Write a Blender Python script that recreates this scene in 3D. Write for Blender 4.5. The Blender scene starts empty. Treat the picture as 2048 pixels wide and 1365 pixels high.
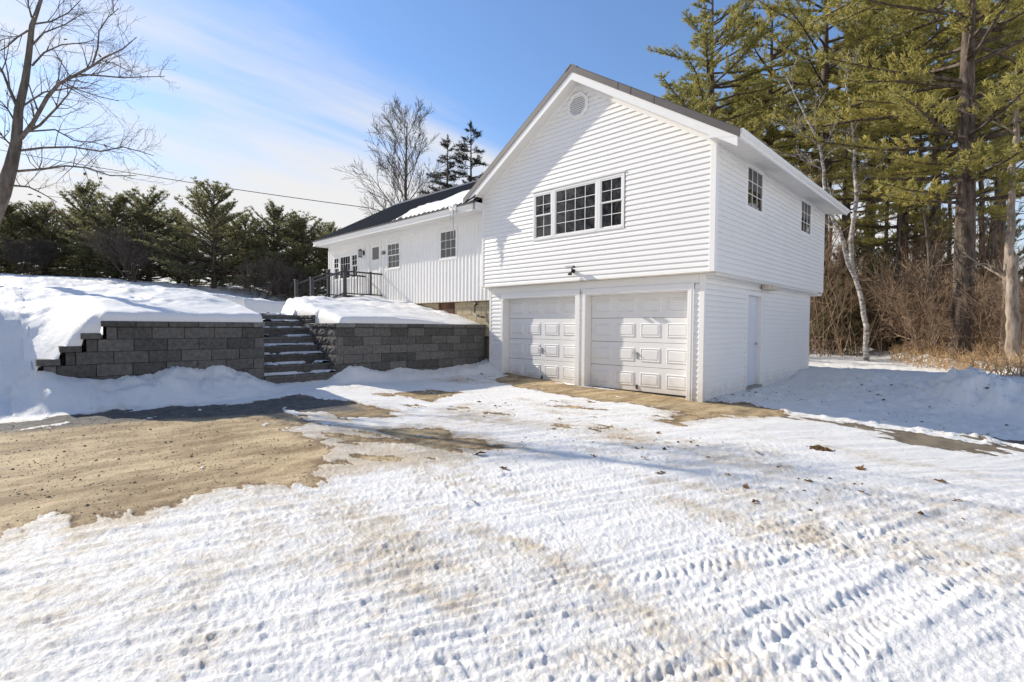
import bpy, math, random
import numpy as np
from mathutils import Vector, Matrix

S = bpy.context.scene
COL = S.collection
# ------------------------------------------------------------------ camera, sky, sun, exposure
CAM = np.array([4.131, -9.505, 1.394])
YAW, PIT, ROL = -0.7704, -0.02963, 0.00729
F_ = Vector((math.sin(YAW)*math.cos(PIT), math.cos(YAW)*math.cos(PIT), math.sin(PIT)))
R_ = Vector((math.cos(YAW), -math.sin(YAW), 0)); U_ = R_.cross(F_)
R2 = R_*math.cos(ROL)+U_*math.sin(ROL); U2 = -R_*math.sin(ROL)+U_*math.cos(ROL)
cd = bpy.data.cameras.new('camera'); cam = bpy.data.objects.new('camera', cd); COL.objects.link(cam)
M = Matrix((( R2.x, U2.x, -F_.x, CAM[0]), (R2.y, U2.y, -F_.y, CAM[1]), (R2.z, U2.z, -F_.z, CAM[2]), (0, 0, 0, 1)))
cam.matrix_world = M
cd.sensor_width = 36; cd.lens = 1014.4/2048*36; cd.clip_end = 2000; cd.clip_start = .05
S.camera = cam
LIGHT = Vector((1, .265, -.60)).normalized()          # the way the sunlight travels
SUN_EL = math.asin(-LIGHT.z)
w = bpy.data.worlds.new('World'); S.world = w; w.use_nodes = True
nt = w.node_tree; nt.nodes.clear()
def N(t, typ, **kw):
    n = t.nodes.new(typ)
    for k, v in kw.items(): setattr(n, k, v)
    return n
out = N(nt, 'ShaderNodeOutputWorld'); bg = N(nt, 'ShaderNodeBackground'); sky = N(nt, 'ShaderNodeTexSky')
sky.sky_type = 'NISHITA'; sky.sun_disc = False; sky.sun_elevation = SUN_EL
sky.sun_rotation = math.atan2(-LIGHT.x, -LIGHT.y)
sky.air_density = 1.25; sky.dust_density = .3; sky.ozone_density = 3.0; sky.altitude = 100
tc = N(nt, 'ShaderNodeTexCoord'); sep = N(nt, 'ShaderNodeSeparateXYZ'); nt.links.new(tc.outputs['Generated'], sep.inputs[0])
def math_(t, op, a, b=None, c=None):
    n = N(t, 'ShaderNodeMath', operation=op)
    for i, v in enumerate((a, b, c)):
        if v is None: continue
        if isinstance(v, (int, float)): n.inputs[i].default_value = v
        else: t.links.new(v, n.inputs[i])
    return n.outputs[0]
# cirrus laid out on a flat layer high above: direction / (z + .12)
zz = math_(nt, 'MAXIMUM', math_(nt, 'ADD', sep.outputs[2], .16), .03)
px = math_(nt, 'DIVIDE', sep.outputs[0], zz); py = math_(nt, 'DIVIDE', sep.outputs[1], zz)
cmb = N(nt, 'ShaderNodeCombineXYZ'); nt.links.new(px, cmb.inputs[0]); nt.links.new(py, cmb.inputs[1])
mp = N(nt, 'ShaderNodeMapping'); mp.inputs['Rotation'].default_value = (0, 0, math.radians(12)); mp.inputs['Scale'].default_value = (1.05, .33, 1)
mp.inputs['Location'].default_value = (.9, .35, 0)
nt.links.new(cmb.outputs[0], mp.inputs[0])
n1 = N(nt, 'ShaderNodeTexNoise'); n1.inputs['Scale'].default_value = 1.15; n1.inputs['Detail'].default_value = 7; n1.inputs['Roughness'].default_value = .55; n1.inputs['Distortion'].default_value = .5
nt.links.new(mp.outputs[0], n1.inputs[0])
mp2 = N(nt, 'ShaderNodeMapping'); mp2.inputs['Rotation'].default_value = (0, 0, math.radians(-70)); mp2.inputs['Scale'].default_value = (2.4, .30, 1)
nt.links.new(cmb.outputs[0], mp2.inputs[0])
n2 = N(nt, 'ShaderNodeTexNoise'); n2.inputs['Scale'].default_value = 2.2; n2.inputs['Detail'].default_value = 8; n2.inputs['Distortion'].default_value = .3
nt.links.new(mp2.outputs[0], n2.inputs[0])
low = N(nt, 'ShaderNodeMapRange'); nt.links.new(sep.outputs[2], low.inputs[0])
low.inputs[1].default_value = .62; low.inputs[2].default_value = .10; low.inputs[3].default_value = -.24; low.inputs[4].default_value = .27
cs = math_(nt, 'ADD', math_(nt, 'MULTIPLY_ADD', sep.outputs[1], -.09, .02), math_(nt, 'ADD', math_(nt, 'ADD', math_(nt, 'MULTIPLY', n1.outputs[0], .75), math_(nt, 'MULTIPLY', n2.outputs[0], .25)), low.outputs[0]))
cr = N(nt, 'ShaderNodeMapRange', interpolation_type='SMOOTHSTEP'); nt.links.new(cs, cr.inputs[0])
cr.inputs[1].default_value = .42; cr.inputs[2].default_value = .71; cr.inputs[3].default_value = .02; cr.inputs[4].default_value = .95
mixc = N(nt, 'ShaderNodeMix', data_type='RGBA'); nt.links.new(cr.outputs[0], mixc.inputs[0])
skb = N(nt, 'ShaderNodeMix', data_type='RGBA', blend_type='MULTIPLY'); skb.inputs[0].default_value = 1
nt.links.new(sky.outputs[0], skb.inputs[6]); skb.inputs[7].default_value = (1.16, 1.34, 1.62, 1)
nt.links.new(skb.outputs[2], mixc.inputs[6]); mixc.inputs[7].default_value = (8.1, 7.9, 7.65, 1)
nt.links.new(mixc.outputs[2], bg.inputs[0]); bg.inputs[1].default_value = .084
nt.links.new(bg.outputs[0], out.inputs[0])
sl = bpy.data.lights.new('sun', 'SUN'); so = bpy.data.objects.new('sun', sl); COL.objects.link(so)
sl.energy = 4.3; sl.angle = math.radians(.55); sl.color = (1, .93, .81)
so.rotation_euler = LIGHT.to_track_quat('-Z', 'Y').to_euler(); so.location = (-20, -5, 20)
S.view_settings.view_transform = 'Standard'; S.view_settings.look = 'None'
S.view_settings.exposure = .40; S.view_settings.gamma = 1; S.view_settings.use_curve_mapping = False
try:
    S.cycles.max_bounces = 6; S.cycles.diffuse_bounces = 3; S.cycles.glossy_bounces = 2; S.cycles.transmission_bounces = 4
    S.cycles.transparent_max_bounces = 8; S.cycles.caustics_reflective = False; S.cycles.caustics_refractive = False
except Exception: pass

# ------------------------------------------------------------------ helpers
def mesh(name, V, Fc, mats, parent=None, smooth=False, mi=None):
    """V (n,3) array, Fc list of index lists or (m,k) array"""
    me = bpy.data.meshes.new(name)
    if isinstance(Fc, np.ndarray):
        V = np.asarray(V, np.float32); m, k = Fc.shape
        me.vertices.add(len(V)); me.vertices.foreach_set('co', V.ravel())
        me.loops.add(m*k); me.loops.foreach_set('vertex_index', Fc.astype(np.int32).ravel())
        me.polygons.add(m); me.polygons.foreach_set('loop_start', np.arange(0, m*k, k, dtype=np.int32))
        me.update(calc_edges=True)
    else:
        me.from_pydata([tuple(map(float, v)) for v in V], [], Fc); me.update()
    if not isinstance(mats, (list, tuple)): mats = [mats]
    for x in mats: me.materials.append(x)
    if mi is not None: me.polygons.foreach_set('material_index', np.asarray(mi, np.int32))
    me.polygons.foreach_set('use_smooth', np.full(len(me.polygons), smooth))
    o = bpy.data.objects.new(name, me); COL.objects.link(o)
    if parent: o.parent = parent
    return o
def empty(name, loc=(0, 0, 0), rz=0):
    o = bpy.data.objects.new(name, None); COL.objects.link(o); o.location = loc; o.rotation_euler = (0, 0, rz)
    o.empty_display_size = .2
    return o
def tag(o, label=None, cat=None, group=None, kind=None):
    if label: o['label'] = label
    if cat: o['category'] = cat
    if group: o['group'] = group
    if kind: o['kind'] = kind
    return o
def share(name, me, parent, loc=(0, 0, 0), rot=None, scale=None):
    o = bpy.data.objects.new(name, me); COL.objects.link(o); o.location = loc
    if rot: o.rotation_euler = rot
    if scale: o.scale = scale
    if parent: o.parent = parent
    return o
class MB:
    """collects solids, builds ONE mesh object"""
    def __init__(s): s.V = []; s.F = []
    def add(s, V, Fc):
        b = len(s.V); s.V += [tuple(v) for v in V]; s.F += [[i+b for i in f] for f in Fc]; return s
    def box(s, x0, x1, y0, y1, z0, z1):
        return s.add([(x0,y0,z0),(x1,y0,z0),(x1,y1,z0),(x0,y1,z0),(x0,y0,z1),(x1,y0,z1),(x1,y1,z1),(x0,y1,z1)],
                     [(0,3,2,1),(4,5,6,7),(0,1,5,4),(1,2,6,5),(2,3,7,6),(3,0,4,7)])
    def prism(s, poly, ax, a0, a1):
        """extrude a 2d polygon along axis ax (0,1,2)"""
        n = len(poly); o = [i for i in (0, 1, 2) if i != ax]; V = []
        for a in (a0, a1):
            for p in poly:
                v = [0, 0, 0]; v[ax] = a; v[o[0]] = p[0]; v[o[1]] = p[1]; V.append(v)
        return s.add(V, [list(range(n))[::-1], list(range(n, 2*n))]+[[i, (i+1) % n, n+(i+1) % n, n+i] for i in range(n)])
    def tube(s, pts, rad, n=8):
        pts = [Vector(p) for p in pts]; V = []
        if not hasattr(rad, '__len__'): rad = [rad]*len(pts)
        for i, p in enumerate(pts):
            d = (pts[min(i+1, len(pts)-1)]-pts[max(i-1, 0)]).normalized()
            a = d.cross(Vector((0, 0, 1)));
            if a.length < .05: a = d.cross(Vector((1, 0, 0)))
            a.normalize(); b = d.cross(a)
            for k in range(n):
                t = 2*math.pi*k/n; V.append(p+(a*math.cos(t)+b*math.sin(t))*rad[i])
        Fc = [[i*n+k, i*n+(k+1) % n, (i+1)*n+(k+1) % n, (i+1)*n+k] for i in range(len(pts)-1) for k in range(n)]
        Fc += [list(range(n))[::-1], list(range((len(pts)-1)*n, len(pts)*n))]
        return s.add(V, Fc)
    def build(s, name, mat, parent=None, smooth=False):
        o = mesh(name, s.V, s.F, mat, parent, smooth)
        return o
def bevel(o, wd, seg=1):
    m = o.modifiers.new('bevel', 'BEVEL'); m.width = wd; m.segments = seg; m.limit_method = 'ANGLE'
    return o
# value noise, vectorised
def _h(ix, iy, seed):
    h = (ix.astype(np.int64)*374761393 + iy.astype(np.int64)*668265263 + seed*1442695041) & 0xFFFFFFFF
    h = ((h ^ (h >> 13))*1274126177) & 0xFFFFFFFF
    h = ((h ^ (h >> 16))*2246822519) & 0xFFFFFFFF
    return ((h ^ (h >> 15)) & 0xFFFFFF)/float(0xFFFFFF)*2-1
def vn(x, y, seed=0):
    ix = np.floor(x); iy = np.floor(y); fx = x-ix; fy = y-iy
    fx = fx*fx*fx*(fx*(fx*6-15)+10); fy = fy*fy*fy*(fy*(fy*6-15)+10)
    a = _h(ix, iy, seed); b = _h(ix+1, iy, seed); c = _h(ix, iy+1, seed); d = _h(ix+1, iy+1, seed)
    return (a*(1-fx)+b*fx)*(1-fy)+(c*(1-fx)+d*fx)*fy
def fbm(x, y, f, o, seed=0, g=.5):
    r = 0; a = 1; t = 0
    for k in range(o):
        c, s_ = math.cos(k*1.1+seed), math.sin(k*1.1+seed)
        r = r+a*vn((x*c-y*s_)*f, (x*s_+y*c)*f, seed+k); t += a; a *= g; f *= 2.03
    return r/t
def ss(a, b, x):
    t = np.clip((x-a)/(b-a), 0, 1); return t*t*(3-2*t)

# ------------------------------------------------------------------ materials
def mat(name, col, rough=.6, spec=.4, bump=None, var=None, metal=0, noise_scale=6, coord='Object'):
    m = bpy.data.materials.new(name); m.use_nodes = True; t = m.node_tree
    p = t.nodes['Principled BSDF']; p.inputs['Base Color'].default_value = (*col, 1)
    p.inputs['Roughness'].default_value = rough; p.inputs['Metallic'].default_value = metal
    p.inputs['Specular IOR Level'].default_value = spec
    tcn = N(t, 'ShaderNodeTexCoord')
    if var:
        n = N(t, 'ShaderNodeTexNoise'); n.inputs['Scale'].default_value = noise_scale; n.inputs['Detail'].default_value = 6; n.inputs['Roughness'].default_value = .65
        t.links.new(tcn.outputs[coord], n.inputs[0])
        r = N(t, 'ShaderNodeValToRGB'); r.color_ramp.elements[0].position = .32; r.color_ramp.elements[1].position = .7
        r.color_ramp.elements[0].color = (*[c*(1-var) for c in col], 1); r.color_ramp.elements[1].color = (*[min(1, c*(1+var)) for c in col], 1)
        t.links.new(n.outputs[0], r.inputs[0]); t.links.new(r.outputs[0], p.inputs['Base Color'])
    if bump:
        n = N(t, 'ShaderNodeTexNoise'); n.inputs['Scale'].default_value = bump[0]; n.inputs['Detail'].default_value = 8
        t.links.new(tcn.outputs[coord], n.inputs[0])
        b = N(t, 'ShaderNodeBump'); b.inputs['Strength'].default_value = bump[1]; b.inputs['Distance'].default_value = bump[2] if len(bump) > 2 else .01
        t.links.new(n.outputs[0], b.inputs['Height']); t.links.new(b.outputs[0], p.inputs['Normal'])
    return m
m_vinyl = mat('white_vinyl', (.87, .85, .815), .38, .45, bump=(70, .08, .002), var=.02, noise_scale=1.3)
m_trim = mat('white_trim', (.86, .84, .805), .35, .45, var=.02, noise_scale=2)
m_wrap = mat('white_coil_wrap', (.85, .83, .795), .32, .5, bump=(3, .25, .01))
m_soffit = mat('white_soffit', (.80, .78, .74), .5, .3)
m_cream = mat('beige_starter_strip', (.62, .54, .42), .6, .2, var=.15)
m_door = mat('garage_door_white', (.80, .79, .775), .42, .4, bump=(160, .12, .002), var=.015)
m_pdoor = mat('painted_steel_door', (.70, .72, .76), .35, .5)
m_roof = mat('charcoal_roof_metal', (.060, .058, .058), .62, .2, metal=.0)
m_rake = mat('bronze_roof_trim', (.115, .10, .092), .45, .5, metal=.2, var=.1, bump=(2.5, .15, .01))
m_black = mat('black_metal', (.02, .02, .022), .45, .5)
m_rail = mat('dark_grey_composite', (.045, .045, .05), .5, .4)
m_gap_shade = mat('shadowed_gap', (.012, .012, .012), .9, .1)  # near-black colour painted as the shade in door seams, block joints, behind louvers
m_cmu = mat('tan_concrete_block', (.47, .39, .26), .9, .15, bump=(60, .5, .006), var=.14, noise_scale=9)
m_brown = mat('weathered_brown_plywood', (.12, .066, .04), .8, .2, var=.5, noise_scale=5)
m_iron = mat('rusty_iron_pipe', (.06, .04, .03), .6, .4, var=.3)
m_steel = mat('galvanised_valve', (.45, .45, .43), .35, .6, metal=.7)
m_lamp_glass = mat('lantern_glass', (.35, .36, .38), .15, .6)
m_lens = mat('floodlight_lens', (.55, .55, .52), .2, .6)
m_concrete = mat('concrete_sill', (.33, .30, .26), .9, .2, bump=(40, .4, .005), var=.15)
m_ins = mat('dark_interior', (.03, .03, .03), .9, .1)
def splash(m):
    t = m.node_tree; p = t.nodes['Principled BSDF']; old = p.inputs['Base Color'].links[0].from_socket
    g = N(t, 'ShaderNodeNewGeometry'); sx = N(t, 'ShaderNodeSeparateXYZ'); t.links.new(g.outputs['Position'], sx.inputs[0])
    n = N(t, 'ShaderNodeTexNoise'); n.inputs['Scale'].default_value = 5; n.inputs['Detail'].default_value = 9; n.inputs['Roughness'].default_value = .7; t.links.new(g.outputs['Position'], n.inputs[0])
    r = N(t, 'ShaderNodeMapRange', interpolation_type='SMOOTHSTEP'); t.links.new(math_(t, 'ADD', sx.outputs[2], math_(t, 'MULTIPLY', math_(t, 'SUBTRACT', n.outputs[0], .5), 1.1)), r.inputs[0])
    r.inputs[1].default_value = .38; r.inputs[2].default_value = -.12; r.inputs[3].default_value = 0; r.inputs[4].default_value = .42
    x = N(t, 'ShaderNodeMix', data_type='RGBA'); t.links.new(r.outputs[0], x.inputs[0]); t.links.new(old, x.inputs[6]); x.inputs[7].default_value = (.52, .42, .30, 1)
    t.links.new(x.outputs[2], p.inputs['Base Color'])
for _m in (m_vinyl, m_trim, m_door, m_wrap): 
    if _m.node_tree.nodes['Principled BSDF'].inputs['Base Color'].links: splash(_m)
def snow_mat(name, dirt=False):
    m = bpy.data.materials.new(name); m.use_nodes = True; t = m.node_tree; p = t.nodes['Principled BSDF']
    p.inputs['Roughness'].default_value = .62; p.inputs['Specular IOR Level'].default_value = .25
    tcn = N(t, 'ShaderNodeTexCoord'); geo = tcn.outputs['Object']
    def noise(sc, det=6, ro=.6, vec=None):
        n = N(t, 'ShaderNodeTexNoise'); n.inputs['Scale'].default_value = sc; n.inputs['Detail'].default_value = det; n.inputs['Roughness'].default_value = ro
        t.links.new(vec or geo, n.inputs[0]); return n.outputs[0]
    def mix(f, a, b):
        x = N(t, 'ShaderNodeMix', data_type='RGBA')
        if isinstance(f, float): x.inputs[0].default_value = f
        else: t.links.new(f, x.inputs[0])
        for i, c in ((6, a), (7, b)):
            if isinstance(c, tuple): x.inputs[i].default_value = (*c, 1)
            else: t.links.new(c, x.inputs[i])
        return x.outputs[2]
    def rng(v, a, b, c=0., d=1., sm=True):
        r = N(t, 'ShaderNodeMapRange', interpolation_type='SMOOTHSTEP' if sm else 'LINEAR')
        t.links.new(v, r.inputs[0]); r.inputs[1].default_value = a; r.inputs[2].default_value = b; r.inputs[3].default_value = c; r.inputs[4].default_value = d
        return r.outputs[0]
    snow = mix(noise(3.1, 4), (.86, .83, .78), (.91, .885, .835))
    if dirt:
        at = N(t, 'ShaderNodeAttribute', attribute_name='bare'); dt = N(t, 'ShaderNodeAttribute', attribute_name='dirt')
        strk = N(t, 'ShaderNodeMapping'); strk.inputs['Rotation'].default_value = (0, 0, .12); strk.inputs['Scale'].default_value = (1.3, .45, 1)
        t.links.new(geo, strk.inputs[0])
        ns = noise(1.9, 9, .72, strk.outputs[0]); nf = noise(34, 5, .7); nm = noise(7.5, 6, .7)
        sand = mix(rng(ns, .36, .66), (.28, .188, .092), (.64, .485, .275))
        sand = mix(rng(nm, .55, .75), sand, (.64, .50, .31))
        sand = mix(rng(nf, .56, .70, 0., .75), sand, (.15, .105, .065)); sand = mix(rng(noise(120, 3, .6), .62, .72, 0., .8), sand, (.10, .075, .05)); sand = mix(rng(noise(95, 2, .5), .68, .74, 0., .7), sand, (.72, .66, .55))
        asph = mix(rng(nm, .3, .7), (.075, .07, .062), (.17, .155, .135))
        wet = rng(math_(t, 'ADD', at.outputs['Fac'], math_(t, 'MULTIPLY', math_(t, 'SUBTRACT', ns, .5), .9)), .98, .60, 0., .78)
        sand = mix(wet, sand, (.17, .105, .050))
        sand = mix(rng(noise(2.6, 10, .8), .52, .70, 0., .45), sand, (.27, .19, .11))
        aa = N(t, 'ShaderNodeAttribute', attribute_name='asphalt')
        base = mix(aa.outputs['Fac'], sand, asph)
        # thin dirty veil over trodden snow
        k = math_(t, 'ADD', dt.outputs['Fac'], math_(t, 'MULTIPLY', math_(t, 'SUBTRACT', nm, .5), .9)); k = math_(t, 'ADD', k, math_(t, 'MULTIPLY', math_(t, 'SUBTRACT', noise(5.5, 9, .8, strk.outputs[0]), .5), 2.1)); k = math_(t, 'ADD', k, math_(t, 'MULTIPLY', math_(t, 'SUBTRACT', nf, .5), .5))
        veil = rng(k, .30, 1.15, 0., .80)
        sn2 = mix(veil, snow, (.54, .425, .275))
        speck = rng(math_(t, 'ADD', noise(75, 3, .6), math_(t, 'MULTIPLY', dt.outputs['Fac'], .06)), .705, .76, 0., .55)
        sn2 = mix(speck, sn2, (.20, .14, .09))
        b = math_(t, 'ADD', at.outputs['Fac'], math_(t, 'MULTIPLY', math_(t, 'SUBTRACT', nf, .5), .25))
        b = math_(t, 'ADD', b, math_(t, 'MULTIPLY', math_(t, 'SUBTRACT', nm, .5), .62))
        bm_ = rng(b, .44, .58)
        col = mix(bm_, sn2, base)
        t.links.new(col, p.inputs['Base Color'])
        rr = rng(bm_, 0, 1, .6, .78, False); t.links.new(rr, p.inputs['Roughness'])
    else:
        t.links.new(snow, p.inputs['Base Color'])
    b1 = N(t, 'ShaderNodeBump'); b1.inputs['Strength'].default_value = .9 if dirt else .45; b1.inputs['Distance'].default_value = .014
    t.links.new(noise(48, 8, .68), b1.inputs['Height'])
    b2 = N(t, 'ShaderNodeBump'); b2.inputs['Strength'].default_value = .28 if dirt else .35; b2.inputs['Distance'].default_value = .03
    t.links.new(noise(26 if dirt else 11, 6, .6), b2.inputs['Height']); t.links.new(b1.outputs[0], b2.inputs['Normal'])
    t.links.new(b2.outputs[0], p.inputs['Normal'])
    return m
m_snow = snow_mat('clean_snow'); m_drive = snow_mat('trodden_snow_and_sand', True)
def ice_mat():
    m = bpy.data.materials.new('ice'); m.use_nodes = True; p = m.node_tree.nodes['Principled BSDF']
    p.inputs['Base Color'].default_value = (.9, .93, .96, 1); p.inputs['Roughness'].default_value = .15
    p.inputs['Transmission Weight'].default_value = .55; p.inputs['IOR'].default_value = 1.31
    return m
m_ice = ice_mat()
def glass_mat():
    m = bpy.data.materials.new('window_glass'); m.use_nodes = True; t = m.node_tree; p = t.nodes['Principled BSDF']
    p.inputs['Base Color'].default_value = (.012, .014, .017, 1); p.inputs['Roughness'].default_value = .02
    p.inputs['Specular IOR Level'].default_value = .9; p.inputs['IOR'].default_value = 1.55
    tcn = N(t, 'ShaderNodeTexCoord'); n = N(t, 'ShaderNodeTexNoise'); n.inputs['Scale'].default_value = 1.3; t.links.new(tcn.outputs['Object'], n.inputs[0])
    b = N(t, 'ShaderNodeBump'); b.inputs['Strength'].default_value = .05; b.inputs['Distance'].default_value = .02
    t.links.new(n.outputs[0], b.inputs['Height']); t.links.new(b.outputs[0], p.inputs['Normal'])
    return m
m_glass = glass_mat()
def block_mat():
    m = mat('grey_concrete_block', (.125, .118, .108), .92, .2, bump=(45, .8, .012), var=.3, noise_scale=16)
    t = m.node_tree; p = t.nodes['Principled BSDF']
    oi = N(t, 'ShaderNodeObjectInfo'); hs = N(t, 'ShaderNodeHueSaturation')
    old = p.inputs['Base Color'].links[0].from_socket
    t.links.new(math_(t, 'ADD', math_(t, 'MULTIPLY', oi.outputs['Random'], .65), .70), hs.inputs['Value']); t.links.new(old, hs.inputs['Color'])
    n = N(t, 'ShaderNodeTexNoise'); n.inputs['Scale'].default_value = 55; n.inputs['Detail'].default_value = 3
    g = N(t, 'ShaderNodeNewGeometry'); t.links.new(g.outputs['Position'], n.inputs[0])
    r = N(t, 'ShaderNodeMapRange'); t.links.new(n.outputs[0], r.inputs[0]); r.inputs[1].default_value = .68; r.inputs[2].default_value = .74; r.inputs[4].default_value = .5
    x = N(t, 'ShaderNodeMix', data_type='RGBA'); t.links.new(r.outputs[0], x.inputs[0]); t.links.new(hs.outputs[0], x.inputs[6]); x.inputs[7].default_value = (.30, .29, .27, 1)
    t.links.new(x.outputs[2], p.inputs['Base Color'])
    return m
m_block = block_mat()

m_block_lt = mat('pale_grey_cap_block', (.20, .195, .185), .92, .2, bump=(45, .6, .01), var=.2, noise_scale=16)
def bark(name, a, b, sc=9, st=(1, 1, .18), bump=.8):
    m = bpy.data.materials.new(name); m.use_nodes = True; t = m.node_tree; p = t.nodes['Principled BSDF']
    p.inputs['Roughness'].default_value = .9; p.inputs['Specular IOR Level'].default_value = .15
    tcn = N(t, 'ShaderNodeTexCoord'); mpn = N(t, 'ShaderNodeMapping'); mpn.inputs['Scale'].default_value = st; t.links.new(tcn.outputs['Object'], mpn.inputs[0])
    n = N(t, 'ShaderNodeTexNoise'); n.inputs['Scale'].default_value = sc; n.inputs['Detail'].default_value = 7; n.inputs['Roughness'].default_value = .7; t.links.new(mpn.outputs[0], n.inputs[0])
    r = N(t, 'ShaderNodeValToRGB'); r.color_ramp.elements[0].position = .38; r.color_ramp.elements[1].position = .62
    r.color_ramp.elements[0].color = (*a, 1); r.color_ramp.elements[1].color = (*b, 1)
    t.links.new(n.outputs[0], r.inputs[0]); t.links.new(r.outputs[0], p.inputs['Base Color'])
    bb = N(t, 'ShaderNodeBump'); bb.inputs['Strength'].default_value = bump; bb.inputs['Distance'].default_value = .03; t.links.new(n.outputs[0], bb.inputs['Height']); t.links.new(bb.outputs[0], p.inputs['Normal'])
    return m
m_bark_pine = bark('pine_bark', (.055, .040, .032), (.19, .15, .12))
m_bark_maple = bark('maple_bark', (.085, .070, .058), (.20, .17, .145), 7)
m_bark_grey = bark('grey_bark', (.075, .062, .052), (.17, .14, .12))
m_bark_birch = bark('birch_bark', (.10, .08, .07), (.62, .58, .53), 5, (1, 1, 2.2), .3)
m_bark_dead = bark('dead_wood', (.16, .12, .09), (.42, .35, .28), 8)
m_twig = bark('brown_twigs', (.23, .155, .10), (.42, .30, .20), 3, (1, 1, 1), .1)
m_brush = bark('tawny_brush', (.38, .24, .125), (.62, .44, .25), 2, (1, 1, 1), .1)
def needle_mat(name, a, b, tr=.3):
    m = bpy.data.materials.new(name); m.use_nodes = True; t = m.node_tree; p = t.nodes['Principled BSDF']
    p.inputs['Roughness'].default_value = .55; p.inputs['Specular IOR Level'].default_value = .35
    at = N(t, 'ShaderNodeAttribute', attribute_name='tint'); oi = N(t, 'ShaderNodeObjectInfo')
    v = math_(t, 'ADD', math_(t, 'MULTIPLY', at.outputs['Fac'], .8), math_(t, 'MULTIPLY', oi.outputs['Random'], .25))
    x = N(t, 'ShaderNodeMix', data_type='RGBA'); t.links.new(v, x.inputs[0]); x.inputs[6].default_value = (*a, 1); x.inputs[7].default_value = (*b, 1)
    t.links.new(x.outputs[2], p.inputs['Base Color'])
    tl = N(t, 'ShaderNodeBsdfTranslucent'); t.links.new(x.outputs[2], tl.inputs[0]); ms = N(t, 'ShaderNodeMixShader'); ms.inputs[0].default_value = tr
    o = t.nodes['Material Output']; t.links.new(p.outputs[0], ms.inputs[1]); t.links.new(tl.outputs[0], ms.inputs[2]); t.links.new(ms.outputs[0], o.inputs[0])
    return m
m_needle = needle_mat('white_pine_needles', (.19, .20, .06), (.62, .53, .17), .5)
m_needle_dk = needle_mat('dark_pine_needles', (.10, .105, .048), (.34, .32, .14), .5)
m_needle_sp = needle_mat('spruce_needles', (.016, .022, .014), (.045, .050, .028), .15)
m_leaf = mat('dead_oak_leaf', (.17, .085, .035), .7, .2, var=.35, noise_scale=30)
m_dirtclod = mat('brown_soil', (.11, .065, .03), .95, .1, var=.35, bump=(40, .8, .02), noise_scale=25)

# ------------------------------------------------------------------ terrain
PATCH = dict(
 main=[(0.4,-12),(0.05,-9.85),(-.48,-9.48),(-.71,-9.33),(-.37,-9.17),(-.24,-8.72),(-.52,-8.23),(-.5,-7.71),(-.26,-7.36),(-.16,-7.67),(-.55,-7.32),(-1.05,-6.86),(-1.78,-6.55),(-2.46,-6.69),(-2.94,-6.34),(-4.05,-6.09),(-4.17,-6.87),(-4.95,-8.44),(-5.1,-9.43),(-5.18,-12)],
 strip=[(-5.45,-9.87),(-5.24,-8.41),(-5.7,-6.9),(-5.6,-5.8),(-4.11,-5.19),(-3.18,-5.34),(-3.62,-6.4),(-4.33,-8.3),(-4.51,-9.84)],
 p1=[(-4.04,-5.93),(-4.13,-5.09),(-2.79,-5.03),(-2.3,-5.27),(-2.66,-5.88)],
 p2=[(-1.81,-6.01),(-1.66,-5.52),(-1.11,-5.28),(-.61,-5.68),(-1.03,-5.96)],
 p3=[(-.82,-5.74),(-.54,-5.25),(.14,-5.41),(-.06,-5.84)],
 p5=[(-4.49,-4.48),(-4.3,-3.22),(-3.71,-2.92),(-3.26,-4.0)],
 apron=[(-4.49,-1.19),(-5.45,.1),(-5.5,.4),(1.4,.4),(1.46,-.26),(1.0,-1.3),(.75,-2.5),(.45,-2.6),(.3,-1.3),(-.76,-1.3),(-1.3,-1.9),(-1.69,-1.6),(-2.75,-1.5)],
 p7=[(2.73,-.4),(3.0,.45),(4.4,.9),(4.6,.3),(3.42,-.8)], p9=[(1.9,-.1),(2.4,.35),(3.2,.3),(2.7,-.3)])
SEMI = [([(-1.08,-7.86),(-.99,-7.11),(-.38,-6.01),(-.12,-6.21),(-.25,-7.46),(-.71,-7.97)], .42), ([(-2.6,-6.4),(-.5,-5.2),(.3,-5.3),(-.2,-6.3),(-1.4,-6.9)], .22), ([(-4.2,-5),(-1.5,-3.2),(1.2,-3.0),(.8,-4.2),(-2.5,-4.9)], .12), ([(2.0,-6.9),(2.3,-6.5),(2.5,-7.0),(2.3,-7.3)], .07), ([(-.2,-5.2),(.8,-4.0),(1.6,-4.4),(.4,-5.8)], .06),
        ([(2.92,-6.09),(3.19,-5.53),(3.12,-5.95),(3.0,-6.32)], .22), ([(-2.5,-2.5),(0.6,-1.2),(.9,-3.2),(-1.2,-3.5)], .16)]
def sdpoly(x, y, P):
    """signed distance to polygon, + inside"""
    d = np.full(x.shape, 1e9); ins = np.zeros(x.shape, bool); n = len(P)
    for i in range(n):
        ax, ay = P[i]; bx, by = P[(i+1) % n]; ex, ey = bx-ax, by-ay
        t = np.clip(((x-ax)*ex+(y-ay)*ey)/(ex*ex+ey*ey), 0, 1)
        d = np.minimum(d, (x-ax-t*ex)**2+(y-ay-t*ey)**2)
        if ey != 0:
            c = ((ay > y) != (by > y)) & (x < (bx-ax)*(y-ay)/ey+ax); ins ^= c
    d = np.sqrt(d); return np.where(ins, d, -d)
def woods_edge(x, y):          # >0 inside the woods on the right, metres
    return ((x-4.5)*.87+(y-12.3)*.50)
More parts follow.
